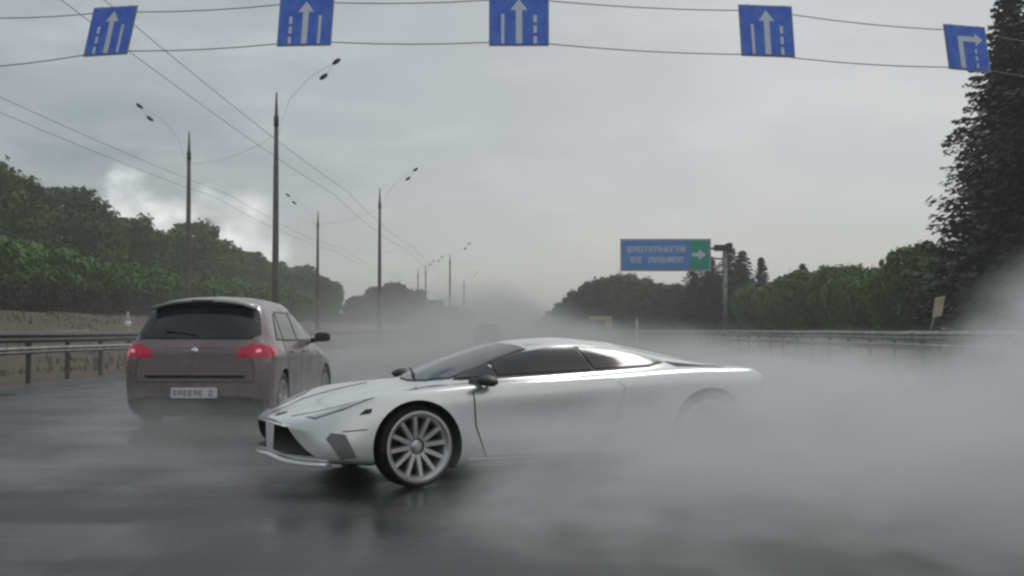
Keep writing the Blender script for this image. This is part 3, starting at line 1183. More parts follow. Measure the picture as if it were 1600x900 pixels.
def marker(loc, h, w, label, m_):
    r = empty('marker_post', loc)
    tag(r, label, 'marker post')
    bm = bmesh.new()
    add_tube(bm, [(0, 0, -0.1), (0, 0, h * 0.55), (0, 0, h * 0.9), (0, 0, h)], [w * 0.8, w * 0.75, w * 0.55, w * 0.25], 10)
    from_bm('shaft', bm, m_, r, True)
    bm = bmesh.new()
    add_tube(bm, [(0, 0, h * 0.72), (0, 0, h * 0.84)], w * 0.78, 10)
    from_bm('reflector_band', bm, m_plate, r, True)
    return r


marker((9.75, 100, 0), 2.1, 0.11, 'slim white marker post below the direction sign', m_plate)
marker((-11.4, 38, 0), 1.72, 0.11, 'pale yellowish marker post behind the left guard rail, beside the hatchback', m_pale)
r = empty('leaning_plate', (13.4, 40.5, terrain_z(13.4, 40.5)))
tag(r, 'small pale plate on a leaning thin post before the dark spruces', 'plate')
tube('post', [(-0.5, 0, -0.1), (-0.15, 0, 1.2), (0.05, 0, 1.9)], 0.025, m_steel, r)
link('plate', prism_me('plate', [(-0.12, 1.55), (0.18, 1.62), (0.30, 2.25), (-0.02, 2.18)], -0.05, -0.03, m_pale), r)
bm = bmesh.new()
add_box(bm, (0, 0, 0.22), (1.5, 0.35, 0.16), None, 0.03)
add_box(bm, (0, 0, 0.07), (1.5, 0.55, 0.18), None, 0.03)
blk = from_bm('concrete_block', bm, m_conc)
blk.location = (-20.6, 60, terrain_z(-20.6, 60) + 0.0)
tag(blk, 'pale concrete block lying on the bank behind the left guard rail', 'block')

# ================================================================== SILVER SUPERCAR
PSI = 0.4238
FA = 0.95                                      # nose to front axle


def X_of(s):
    return FA + 1.28 - s                       # local x, origin midway between the axles


c_, s_ = math.cos(PSI), math.sin(PSI)
# front left wheel outer face at (-0.694, 9.58)
wx, wy = X_of(FA), 0.93
hx, hy = -c_, -s_
lx_, ly_ = s_, -c_
ox = -0.694 - (hx * wx + lx_ * wy)
oy = 9.58 - (hy * wx + ly_ * wy)
sc = empty('sports_car', (ox, oy, 0), math.atan2(hy, hx))
tag(sc, 'low silver sports car sliding sideways across the wet road in a cloud of spray', 'car')

#        0 bottom  1        2          3          4          5          6          7          8         9         10
ST = [
    (0.050, [(0, 0.235), (0.3, 0.235), (0.42, 0.245), (0.44, 0.290), (0.44, 0.380), (0.43, 0.445), (0.41, 0.470), (0.32, 0.485), (0.2, 0.490), (0.1, 0.495), (0, 0.495)]),
    (0.110, [(0, 0.211), (0.45, 0.211), (0.6, 0.221), (0.62, 0.287), (0.61, 0.387), (0.6, 0.467), (0.56, 0.497), (0.42, 0.507), (0.28, 0.512), (0.14, 0.517), (0, 0.517)]),
    (0.240, [(0, 0.192), (0.55, 0.192), (0.77, 0.202), (0.8, 0.279), (0.79, 0.399), (0.77, 0.509), (0.72, 0.538), (0.54, 0.543), (0.38, 0.543), (0.2, 0.548), (0, 0.548)]),
    (0.450, [(0, 0.176), (0.6, 0.176), (0.86, 0.186), (0.89, 0.288), (0.88, 0.448), (0.86, 0.580), (0.8, 0.625), (0.62, 0.610), (0.42, 0.595), (0.22, 0.595), (0, 0.595)]),
    (0.710, [(0, 0.153), (0.6, 0.153), (0.9, 0.163), (0.92, 0.293), (0.92, 0.473), (0.91, 0.649), (0.85, 0.709), (0.66, 0.674), (0.45, 0.649), (0.22, 0.644), (0, 0.644)]),
    (0.950, [(0, 0.120), (0.6, 0.120), (0.91, 0.130), (0.935, 0.300), (0.94, 0.480), (0.93, 0.680), (0.86, 0.735), (0.67, 0.715), (0.46, 0.695), (0.22, 0.690), (0, 0.690)]),
    (1.150, [(0, 0.120), (0.6, 0.120), (0.91, 0.130), (0.93, 0.300), (0.93, 0.500), (0.925, 0.690), (0.86, 0.745), (0.68, 0.745), (0.47, 0.735), (0.24, 0.740), (0, 0.745)]),
    (1.330, [(0, 0.120), (0.6, 0.120), (0.91, 0.120), (0.925, 0.300), (0.92, 0.500), (0.925, 0.690), (0.86, 0.755), (0.7, 0.765), (0.56, 0.790), (0.28, 0.825), (0, 0.840)]),
    (1.600, [(0, 0.120), (0.6, 0.120), (0.91, 0.120), (0.92, 0.300), (0.905, 0.500), (0.925, 0.695), (0.87, 0.765), (0.725, 0.785), (0.585, 0.891), (0.3, 0.931), (0, 0.945)]),
    (1.900, [(0, 0.120), (0.6, 0.120), (0.91, 0.120), (0.915, 0.300), (0.9, 0.500), (0.93, 0.700), (0.88, 0.775), (0.745, 0.800), (0.575, 0.981), (0.3, 1.025), (0, 1.039)]),
    (2.200, [(0, 0.120), (0.6, 0.120), (0.91, 0.120), (0.915, 0.300), (0.9, 0.500), (0.935, 0.715), (0.885, 0.790), (0.755, 0.815), (0.555, 1.034), (0.3, 1.089), (0, 1.102)]),
    (2.500, [(0, 0.120), (0.6, 0.120), (0.91, 0.120), (0.92, 0.300), (0.91, 0.500), (0.945, 0.730), (0.895, 0.805), (0.765, 0.830), (0.545, 1.043), (0.3, 1.102), (0, 1.115)]),
    (2.850, [(0, 0.120), (0.6, 0.120), (0.92, 0.120), (0.93, 0.300), (0.925, 0.520), (0.955, 0.750), (0.905, 0.825), (0.775, 0.850), (0.54, 1.016), (0.3, 1.075), (0, 1.089)]),
    (3.200, [(0, 0.120), (0.6, 0.120), (0.93, 0.130), (0.945, 0.300), (0.95, 0.540), (0.965, 0.765), (0.915, 0.845), (0.785, 0.866), (0.55, 0.954), (0.3, 1.012), (0, 1.025)]),
    (3.500, [(0, 0.130), (0.6, 0.130), (0.93, 0.140), (0.95, 0.320), (0.96, 0.560), (0.965, 0.775), (0.915, 0.855), (0.79, 0.870), (0.58, 0.904), (0.32, 0.954), (0, 0.963)]),
    (3.780, [(0, 0.160), (0.6, 0.160), (0.92, 0.180), (0.945, 0.340), (0.95, 0.580), (0.95, 0.775), (0.9, 0.853), (0.79, 0.866), (0.6, 0.877), (0.32, 0.899), (0, 0.904)]),
    (3.996, [(0, 0.220), (0.6, 0.220), (0.88, 0.240), (0.91, 0.380), (0.92, 0.600), (0.91, 0.775), (0.87, 0.848), (0.78, 0.861), (0.6, 0.866), (0.32, 0.868), (0, 0.868)]),
    (4.108, [(0, 0.270), (0.5, 0.270), (0.78, 0.290), (0.82, 0.420), (0.84, 0.600), (0.83, 0.760), (0.8, 0.830), (0.72, 0.848), (0.56, 0.855), (0.3, 0.859), (0, 0.859)]),
]
body_me, bvh = loft('body', ST, X_of, 90, m_silver, 2)
body_me.materials.append(m_black)
body = link('body', body_me, sc)


def cutter(me, loc):
    me.materials.clear()
    me.materials.append(m_silver)
    me.materials.append(m_black)
    for p in me.polygons:
        p.material_index = 1
    return link('cutter', me, None, loc)


cuts = []
bpy.context.view_layer.update()
for s0, rad, zc in ((FA, 0.350, 0.308), (FA + 2.56, 0.375, 0.33)):
    for sg in (1, -1):
        oc = [(rad * math.cos(2 * math.pi * k / 56), rad * math.sin(2 * math.pi * k / 56) + zc) for k in range(56)]
        me = prism_me('cut', oc, 0.60 * sg, 1.2 * sg, m_black)
        cuts.append(cutter(me, (X_of(s0), 0, 0)))


def fprism(outline_yz, x0, x1):
    bm = bmesh.new()
    a = [bm.verts.new((x0, y_, z_)) for y_, z_ in outline_yz]
    b = [bm.verts.new((x1, y_, z_)) for y_, z_ in outline_yz]
    bm.faces.new(a)
    bm.faces.new(b[::-1])
    n = len(a)
    for i in range(n):
        bm.faces.new((a[i], a[(i + 1) % n], b[(i + 1) % n], b[i]))
    bmesh.ops.recalc_face_normals(bm, faces=bm.faces)
    me = bpy.data.meshes.new('cut')
    bm.to_mesh(me)
    bm.free()
    return me


INTK = [(.10, .255), (.76, .250), (.48, .455), (.14, .455)]
for sg in (1, -1):
    o_ = [(y_ * sg, z_) for y_, z_ in INTK]
    cuts.append(cutter(fprism(o_, X_of(0.45), X_of(-0.2)), (0, 0, 0)))
# cutters live in car space only: body is cut in world space at the origin, so unparent first
body.parent = None
boolean_cut(body, cuts)
body.parent = sc

P = lambda pts: [(X_of(a), b) for a, b in pts]
# side glass: one piece drawn as three parts with pillars between
glass_all = [(1.36, 0.792), (1.52, 0.861), (1.72, 0.929), (1.95, 0.985), (2.20, 1.023), (2.50, 1.032), (2.80, 1.005), (3.02, 0.960), (3.20, 0.909), (3.02, 0.886), (2.60, 0.861), (2.1, 0.838), (1.6, 0.812)]
for sg, md in ((1, 'L'), (-1, 'R')):
    patch('window_surround', bvh, P(grow(glass_all, 0.012)), md, 0.005, m_trim, sc, 0.05)
    patch('side_window', bvh, P([(1.37, 0.797), (1.52, 0.861), (1.66, 0.909), (1.66, 0.818)]), md, 0.011, m_glass2, sc, 0.05)
    patch('side_window', bvh, P([(1.69, 0.820), (1.69, 0.919), (1.95, 0.985), (2.20, 1.023), (2.44, 1.030), (2.50, 0.857), (2.1, 0.840)]), md, 0.011, m_glass, sc, 0.05)
    patch('quarter_window', bvh, P([(2.53, 0.859), (2.48, 1.030), (2.80, 1.003), (3.02, 0.958), (3.19, 0.909), (3.02, 0.888)]), md, 0.011, m_glass2, sc, 0.05)
    door = [(1.50, .22), (1.42, .45), (1.40, .70), (1.56, .752), (2.1, .770), (2.60, .792), (2.70, .72), (2.62, .45), (2.50, .22)]
    patch('door_gap', bvh, P(grow(door, 0.008)), md, 0.003, m_trim, sc, 0.05)
    patch('door', bvh, P(door), md, 0.010, m_silver, sc, 0.04)
    patch('sill', bvh, P([(1.36, .15), (1.36, .20), (3.10, .21), (3.10, .16)]), md, 0.012, m_silver, sc, 0.12)
    # front corner: grey mesh pocket with reflector, then headlamp tip by the arch
    patch('corner_pocket', bvh, P([(.30, .425), (.27, .38), (.38, .215), (.45, .21), (.48, .245), (.40, .415)]), md, 0.003, m_grey_in, sc, 0.04)
    patch('bumper_crease', bvh, P([(.38, .432), (.38, .440), (.56, .452), (.56, .444)]), md, 0.002, m_trim, sc, 0.05)
    patch('headlamp_tip', bvh, P([(.50, .555), (.55, .595), (.60, .600), (.585, .565)]), md, 0.006, m_trim, sc, 0.04)
    patch('headlamp', bvh, P([(a, sg * b) for a, b in [(.20, .56), (.22, .70), (.40, .80), (.62, .835), (.52, .73), (.36, .66)]]), 'T', 0.005, m_lamp, sc, 0.05)
    patch('headlamp_bezel', bvh, P([(a, sg * b) for a, b in grow([(.20, .56), (.22, .70), (.40, .80), (.62, .835), (.52, .73), (.36, .66)], 0.010)]), 'T', 0.002, m_trim, sc, 0.05)
    # nose: white fins either side of each intake
    patch('hood_gap', bvh, P([(a, sg * b) for a, b in [(.14, .30), (.16, .30), (.46, .56), (1.05, .66), (1.05, .648), (.46, .545)]]), 'T', 0.003, m_trim, sc, 0.06)
    patch('tail_light', bvh, [(sg * b, z) for b, z in [(.42, .70), (.80, .70), (.79, .78), (.42, .76)]], 'B', 0.006, m_tail, sc, 0.06)
    patch('rear_vent', bvh, [(sg * b, z) for b, z in [(.40, .45), (.76, .45), (.76, .64), (.40, .64)]], 'B', 0.003, m_black, sc, 0.06)
    patch('engine_vent', bvh, P([(a, sg * b) for a, b in [(3.25, .64), (3.30, .76), (3.75, .78), (3.70, .68)]]), 'T', 0.003, m_black, sc, 0.06)
scr = [(1.20, 0), (1.24, .30), (1.35, .535), (1.60, .545), (2.02, .475), (2.00, 0)]
scr = scr + [(a, -b) for a, b in scr[-2:0:-1]]
patch('windscreen_surround', bvh, P(grow(scr, 0.014)), 'T', 0.003, m_trim, sc, 0.08)
patch('windscreen', bvh, P(scr), 'T', 0.008, m_screen, sc, 0.07)
patch('engine_cover', bvh, P([(2.95, -.40), (2.95, .40), (3.75, .46), (3.75, -.46)]), 'T', 0.006, m_silver, sc, 0.08)
patch('rear_number_plate', bvh, [(-.26, .50), (.26, .50), (.26, .61), (-.26, .61)], 'B', 0.008, m_plate, sc, 0.1)
# front splitter lip and intake strut
bm = bmesh.new()
lip = []
for yy in np.linspace(-0.80, 0.80, 25):
    hit = bvh.ray_cast(Vector((6, yy, 0.235)), Vector((-1, 0, 0)), 20)[0]
    lip.append((hit.x - 0.01, yy))
rows = [[bm.verts.new((x + 0.035, y_ * 1.01, 0.200 - 0.03 * abs(y_))), bm.verts.new((x + 0.035, y_ * 1.01, 0.222 - 0.03 * abs(y_))), bm.verts.new((x - 0.02, y_, 0.235 - 0.03 * abs(y_))), bm.verts.new((x - 0.05, y_, 0.200 - 0.03 * abs(y_)))] for x, y_ in lip]
for a, b in zip(rows, rows[1:]):
    for k in range(4):
        bm.faces.new((a[k], a[(k + 1) % 4], b[(k + 1) % 4], b[k]))
bm.faces.new(rows[0][::-1])
bm.faces.new(rows[-1])
bmesh.ops.recalc_face_normals(bm, faces=bm.faces)
from_bm('front_lip', bm, m_silver, sc, True)
patch('emblem', bvh, P([(.10, -.035), (.10, .035), (.16, .04), (.19, 0), (.16, -.04)]), 'T', 0.005, m_trim, sc, 0.05)
# mirrors on stalks
for sg in (1, -1):
    bm = bmesh.new()
    r_ = bmesh.ops.create_uvsphere(bm, u_segments=16, v_segments=10, radius=0.5)
    for v in bm.verts:
        v.co.x *= 0.22 if v.co.x > 0 else 0.12
        v.co.y *= 0.24
        v.co.z *= 0.085
        v.co.z -= 0.10 * abs(v.co.y)
    bmesh.ops.translate(bm, vec=(X_of(1.50), sg * 0.97, 0.795), verts=bm.verts)
    mh = from_bm('mirror', bm, m_trim, sc, True)
    bm = bmesh.new()
    add_tube(bm, [(X_of(1.46), sg * 0.74, 0.775), (X_of(1.48), sg * 0.84, 0.785), (X_of(1.50), sg * 0.92, 0.79)], [0.04, 0.024, 0.02], 8)
    from_bm('mirror_stalk', bm, m_trim, mh, True)
# wiper
tube('wiper', [(X_of(1.22), 0.05, .80), (X_of(1.30), -0.20, .845), (X_of(1.36), -0.42, .855)], 0.010, m_trim, sc, 6)
wm = wheel_meshes(0.308, 0.262, 0.24, 12, 0.050, m_rim)
wr = wheel_meshes(0.338, 0.262, 0.29, 12, 0.050, m_rim)
for sg in (1, -1):
    put_wheel(sc, wm, (X_of(FA), sg * 0.80, 0.308), sg > 0, R(6))
    put_wheel(sc, wr, (X_of(FA + 2.56), sg * 0.795, 0.338), sg > 0, 0)

# ================================================================== HATCHBACK seen from behind
# local x forward, origin on the ground under the middle; s runs from the tail forwards
HL = 4.25


def XH(s):
    return s - HL / 2


HT = [
    (0.00, [(0, .30), (.50, .20), (.66, .23), (.72, .42), (.73, .55), (.735, .70), (.73, .84), (.70, .92), (.58, .955), (.3, .97), (0, .975)]),
    (0.06, [(0, .16), (.55, .16), (.78, .20), (.84, .40), (.85, .55), (.85, .70), (.845, .86), (.79, .98), (.66, 1.02), (.35, 1.035), (0, 1.04)]),
    (0.16, [(0, .13), (.6, .13), (.84, .16), (.885, .38), (.895, .55), (.895, .72), (.89, .88), (.83, 1.01), (.70, 1.13), (.40, 1.16), (0, 1.17)]),
    (0.30, [(0, .13), (.6, .13), (.86, .165), (.90, .36), (.91, .54), (.915, .72), (.905, .89), (.845, 1.02), (.72, 1.28), (.42, 1.325), (0, 1.34)]),
    (0.46, [(0, .13), (.6, .13), (.87, .165), (.905, .36), (.915, .54), (.92, .72), (.91, .895), (.85, 1.025), (.705, 1.42), (.44, 1.495), (0, 1.515)]),
    (0.62, [(0, .13), (.6, .13), (.87, .165), (.905, .36), (.915, .54), (.92, .72), (.91, .895), (.85, 1.025), (.69, 1.49), (.44, 1.558), (0, 1.578)]),
    (1.20, [(0, .13), (.6, .13), (.87, .155), (.90, .34), (.90, .54), (.91, .72), (.90, .885), (.845, 1.01), (.67, 1.52), (.42, 1.588), (0, 1.605)]),
    (2.00, [(0, .13), (.6, .13), (.87, .155), (.89, .34), (.885, .54), (.90, .72), (.895, .875), (.845, .99), (.655, 1.50), (.40, 1.565), (0, 1.585)]),
    (2.45, [(0, .13), (.6, .13), (.87, .155), (.89, .34), (.885, .54), (.90, .72), (.895, .865), (.845, .975), (.635, 1.40), (.40, 1.47), (0, 1.495)]),
    (2.85, [(0, .13), (.6, .13), (.87, .155), (.895, .34), (.895, .54), (.90, .72), (.895, .86), (.845, .965), (.69, 1.20), (.42, 1.25), (0, 1.275)]),
    (3.20, [(0, .13), (.6, .13), (.87, .155), (.90, .36), (.905, .54), (.90, .72), (.88, .85), (.82, .94), (.70, 1.01), (.42, 1.055), (0, 1.07)]),
    (3.70, [(0, .13), (.6, .13), (.86, .155), (.90, .36), (.905, .54), (.885, .70), (.84, .82), (.76, .89), (.62, .93), (.38, .96), (0, .975)]),
    (4.08, [(0, .13), (.6, .13), (.78, .155), (.83, .36), (.84, .50), (.82, .62), (.76, .72), (.68, .78), (.55, .81), (.34, .83), (0, .84)]),
    (4.25, [(0, .16), (.45, .16), (.56, .22), (.60, .36), (.60, .48), (.58, .58), (.54, .64), (.48, .68), (.38, .70), (.24, .71), (0, .715)]),
]
hb_me, hbvh = loft('body', HT, XH, 80, m_taupe, 2)
hb_me.materials.append(m_black)
hc = empty('hatchback', (0, 0, 0), 0)
hbody = link('body', hb_me, None)
cuts = []
for s0 in (0.80, 3.42):
    for sg in (1, -1):
        oc = [(0.365 * math.cos(2 * math.pi * k / 48), 0.365 * math.sin(2 * math.pi * k / 48) + 0.335) for k in range(48)]
        me = prism_me('cut', oc, 0.58 * sg, 1.2 * sg, m_black)
        me.materials.clear()
        me.materials.append(m_taupe)
        me.materials.append(m_black)
        for p in me.polygons:
            p.material_index = 1
        cuts.append(link('cutter', me, None, (XH(s0), 0, 0)))
boolean_cut(hbody, cuts)
hbody.parent = hc
Q = lambda pts: [(XH(a), b) for a, b in pts]


def sym(half):
    return half + [(-a, b) for a, b in half[::-1]]


# tailgate: rear glass, spoiler, panel, light clusters
rg_ = sym([(.0, 1.075), (.40, 1.075), (.66, 1.09), (.735, 1.13), (.66, 1.30), (.60, 1.42), (.54, 1.475), (.0, 1.495)])
rg_ = [(.0, 1.075), (.40, 1.075), (.66, 1.088), (.755, 1.12), (.715, 1.27), (.665, 1.41), (.59, 1.468), (0.0, 1.485)]
rg_ = rg_ + [(-a, b) for a, b in rg_[-2:0:-1]]
patch('rear_window', hbvh, rg_, 'B', 0.006, m_glass, hc, 0.06)
patch('tailgate_gap', hbvh, grow([(-.70, .56), (.70, .56), (.72, .66), (.66, 1.0), (.745, 1.10), (-.745, 1.10), (-.66, 1.0), (-.72, .66)], 0.010), 'B', 0.0015, m_trim, hc, 0.06)
patch('tailgate', hbvh, [(-.70, .56), (.70, .56), (.72, .66), (.66, 1.0), (.735, 1.06), (-.735, 1.06), (-.66, 1.0), (-.72, .66)], 'B', 0.004, m_taupe, hc, 0.06)
patch('tailgate_recess', hbvh, [(-.60, .60), (.60, .60), (.62, .635), (-.62, .635)], 'B', 0.007, m_black, hc, 0.06)
bmp = [(-.86, .17), (.86, .17), (.86, .34), (.60, .385), (-.60, .385), (-.86, .34)]
patch('lower_bumper', hbvh, bmp, 'B', 0.007, m_bumper, hc, 0.06)
bm = bmesh.new()
add_box(bm, (XH(-0.025), 0, 0.425), (0.05, 0.56, 0.125), None, 0.008)
pl = from_bm('number_plate', bm, m_plate, hc)
rp = random.Random(11)
for k in range(8):
    if k == 6:
        continue
    bm = bmesh.new()
    yk = 0.225 - k * 0.062
    for (oy_, oz_), (sw, sh) in [STK[q] for q in rp.choice(GLYPHS)]:
        add_box(bm, (XH(-0.0525), yk - oy_ * 0.034, 0.425 + oz_ * 0.062), (0.004, 0.036 * sw, 0.066 * sh))
    from_bm('plate_character', bm, m_mark, pl)
# emblem and wiper
em = lathe_me('emblem', [(0, 0.012), (0.030, 0.012), (0.042, 0.006), (0.042, -0.01), (0, -0.01)], m_chrome, 24)
hit = hbvh.ray_cast(Vector((-6, 0, 0.93)), Vector((1, 0, 0)), 20)[0]
link('emblem', em, hc, (hit.x - 0.012, 0, 0.93), (0, 0, R(90)))
tube('rear_wiper', [(XH(.10), 0.0, 1.115), (XH(.13), 0.20, 1.15), (XH(.14), 0.40, 1.165)], 0.010, m_trim, hc, 6)
# roof spoiler
bm = bmesh.new()
sp_rows = []
for yy in np.linspace(-0.64, 0.64, 17):
    zt = 1.565 - 0.09 * (abs(yy) / 0.64) ** 3
    xb = XH(0.30)
    sp_rows.append([bm.verts.new((xb, yy, zt - 0.045)), bm.verts.new((xb, yy, zt - 0.012)), bm.verts.new((XH(0.55), yy * 0.98, zt + 0.014)), bm.verts.new((XH(0.60), yy * 0.98, zt - 0.04))])
for a, b in zip(sp_rows, sp_rows[1:]):
    for k in range(4):
        bm.faces.new((a[k], a[(k + 1) % 4], b[(k + 1) % 4], b[k]))
bm.faces.new(sp_rows[0][::-1])
bm.faces.new(sp_rows[-1])
bmesh.ops.recalc_face_normals(bm, faces=bm.faces)
from_bm('roof_spoiler', bm, m_roofgrey, hc, True)
box('brake_light', (XH(0.297), 0, 1.537), (0.008, 0.26, 0.018), m_trim, hc)
patch('roof_panel', hbvh, Q([(0.60, -.52), (0.60, .52), (2.15, .50), (2.15, -.50)]), 'T', 0.004, m_roofgrey, hc, 0.08)
for sg, md in ((1, 'L'), (-1, 'R')):
    tl = patch('tail_light', hbvh, [(sg * a, b) for a, b in [(.52, .85), (.88, .85), (.885, .95), (.80, 1.005), (.68, 1.005), (.52, .95)]], 'B', 0.012, m_tail, hc, 0.05)
    tl2 = patch('tail_light_wrap', hbvh, Q([(.09, .84), (.09, .99), (.30, 1.00), (.46, .955), (.34, .875)]), md, 0.012, m_tail, hc, 0.05)
    patch('lit_lamp', hbvh, [(sg * a, b) for a, b in [(.73, .905), (.79, .91), (.79, .945), (.745, .945)]], 'B', 0.017, m_tail_lit, hc, 0.05)
    sw = [(.62, 1.06), (.84, 1.34), (1.02, 1.40), (2.05, 1.40), (2.45, 1.31), (2.92, 1.06), (2.4, 1.035), (1.5, 1.045)]
    patch('window_surround', hbvh, Q(grow(sw, 0.012)), md, 0.003, m_trim, hc, 0.1)
    patch('quarter_window', hbvh, Q([(.65, 1.07), (.84, 1.335), (.92, 1.375), (.96, 1.06)]), md, 0.007, m_glass2, hc, 0.1)
    patch('side_window', hbvh, Q([(1.02, 1.06), (.99, 1.39), (1.72, 1.395), (1.74, 1.05)]), md, 0.007, m_glass2, hc, 0.1)
    patch('side_window', hbvh, Q([(1.82, 1.05), (1.80, 1.395), (2.05, 1.395), (2.43, 1.305), (2.88, 1.065), (2.4, 1.045)]), md, 0.007, m_glass2, hc, 0.1)
    for dn in ([(1.10, .34), (.99, .62), (.95, 1.03), (1.77, 1.03), (1.78, .34)], [(1.81, .34), (1.80, 1.03), (2.80, 1.02), (2.84, .75), (2.76, .34)]):
        patch('door_gap', hbvh, Q(grow(dn, 0.009)), md, 0.001, m_trim, hc, 0.1)
        dd = patch('door', hbvh, Q(dn), md, 0.005, m_taupe, hc, 0.1)
        hx_ = dn[0][0] + 0.10
        hp = hbvh.ray_cast(Vector((XH(hx_), 6 * sg, 0.90)), Vector((0, -sg, 0)), 20)[0]
        tube('handle', [(XH(hx_), hp.y + sg * 0.01, 0.90), (XH(hx_ + 0.03), hp.y + sg * 0.035, 0.90), (XH(hx_ + 0.17), hp.y + sg * 0.035, 0.905), (XH(hx_ + 0.20), hp.y + sg * 0.01, 0.905)], 0.012, m_taupe, dd, 6)
    patch('lower_cladding', hbvh, Q([(1.20, .25), (1.20, .33), (3.02, .33), (3.02, .25)]), md, 0.010, m_bumper, hc, 0.1)
    bm = bmesh.new()
    bmesh.ops.create_uvsphere(bm, u_segments=14, v_segments=10, radius=0.5)
    for v in bm.verts:
        v.co = Vector([math.copysign((abs(q) * 2) ** 0.6 / 2, q) for q in v.co])
        v.co.x *= 0.16 if v.co.x > 0 else 0.08
        v.co.y *= 0.22
        v.co.z *= 0.13
    bmesh.ops.translate(bm, vec=(XH(2.66), sg * 1.00, 1.08), verts=bm.verts)
    mm = from_bm('mirror', bm, m_trim, hc, True)
    mb = bmesh.new()
    add_tube(mb, [(XH(2.70), sg * 0.83, 1.03), (XH(2.68), sg * 0.93, 1.05)], 0.035, 8)
    from_bm('mirror_foot', mb, m_trim, mm, True)
tube('aerial', [(XH(0.85), 0, 1.59), (XH(0.72), 0, 1.70)], 0.008, m_trim, hc, 5)
tube('exhaust_pipe', [(XH(0.35), 0.50, 0.20), (XH(0.05), 0.50, 0.195)], 0.028, m_trim, hc, 10)
box('underbody', (0, 0, 0.24), (3.6, 1.1, 0.12), m_black, hc)
hw = wheel_meshes(0.335, 0.215, 0.215, 10, 0.045, m_rim)
for sg in (1, -1):
    for s0 in (0.80, 3.42):
        put_wheel(hc, hw, (XH(s0), sg * 0.785, 0.335), sg > 0, 0)
HY = 15.4
ang = R(90 - 3.2)
tail = Vector((-3.81, HY))
cpos = tail + Vector((math.cos(ang), math.sin(ang))) * HL / 2
hc.location = (cpos.x, cpos.y, 0)
hc.rotation_euler = (0, 0, ang)
tag(hc, 'taupe hatchback seen from behind, tail lights lit, driving on the left', 'car')

# two far cars in the mist
m_far1 = mat('dark_grey_paint', (0.045, 0.05, 0.055), 0.35, 0.2, coat=0.4, var=0.2)
m_taillens = mat('unlit_red_lens', (0.12, 0.02, 0.03), 0.3)
m_far2 = mat('grey_paint', (0.14, 0.14, 0.145), 0.35, 0.2, coat=0.4, var=0.2)
for (px, dd, mt, lab) in ((762, 88, m_far1, 'dark grey car far ahead in the mist, beyond the sports car windscreen'), (672, 96, m_far2, 'mid grey car far ahead in the mist, between hatchback and sports car')):
    c = copy_tree(hc)
    c.location = ((px - 800) / 2000 * dd, dd, 0)
    c.rotation_euler = (0, 0, R(90))
    tag(c, lab, 'car')
    for ch in children(c):
        if ch.data and ch.data.materials and ch.data.materials[0] in (m_tail, m_tail_lit):
            ch.material_slots[0].link = 'OBJECT'
            ch.material_slots[0].material = m_taillens
        if ch.data and ch.data.materials and ch.data.materials[0] in (m_taupe, m_roofgrey):
            ch.material_slots[0].link = 'OBJECT'
            ch.material_slots[0].material = mt

# ================================================================== AIR
def vol_obj(name, lo, hi, label, builder):
    c = [(a + b) / 2 for a, b in zip(lo, hi)]
    s = [b - a for a, b in zip(lo, hi)]
    bm = bmesh.new()
    bmesh.ops.create_cube(bm, size=1)
    bmesh.ops.scale(bm, vec=s, verts=bm.verts)
    bmesh.ops.translate(bm, vec=c, verts=bm.verts)
    m = bpy.data.materials.new(name)
    m.use_nodes = True
    t = m.node_tree
    t.nodes.clear()
    out = N(t, 'ShaderNodeOutputMaterial')
    pv = N(t, 'ShaderNodeVolumePrincipled')
    t.links.new(pv.outputs[0], out.inputs['Volume'])
    builder(t, pv, m)
    o = from_bm(name, bm, m)
    tag(o, label, 'spray' if name != 'haze' else 'haze', kind='stuff')
    return o


def haze_b(t, pv, m):
    pv.inputs['Color'].default_value = (0.90, 0.91, 0.91, 1)
    pv.inputs['Density'].default_value = 0.0012
    pv.inputs['Anisotropy'].default_value = 0.2


vol_obj('haze', (-2600, -80, -1.2), (2600, 3100, 26), 'thin grey rain haze over the whole road', haze_b)


def bell(t, v, c, w):
    """smooth bump centred c, zero beyond w"""
    return MR(t, M(t, 'ABSOLUTE', M(t, 'SUBTRACT', v, c)), w, 0.0)


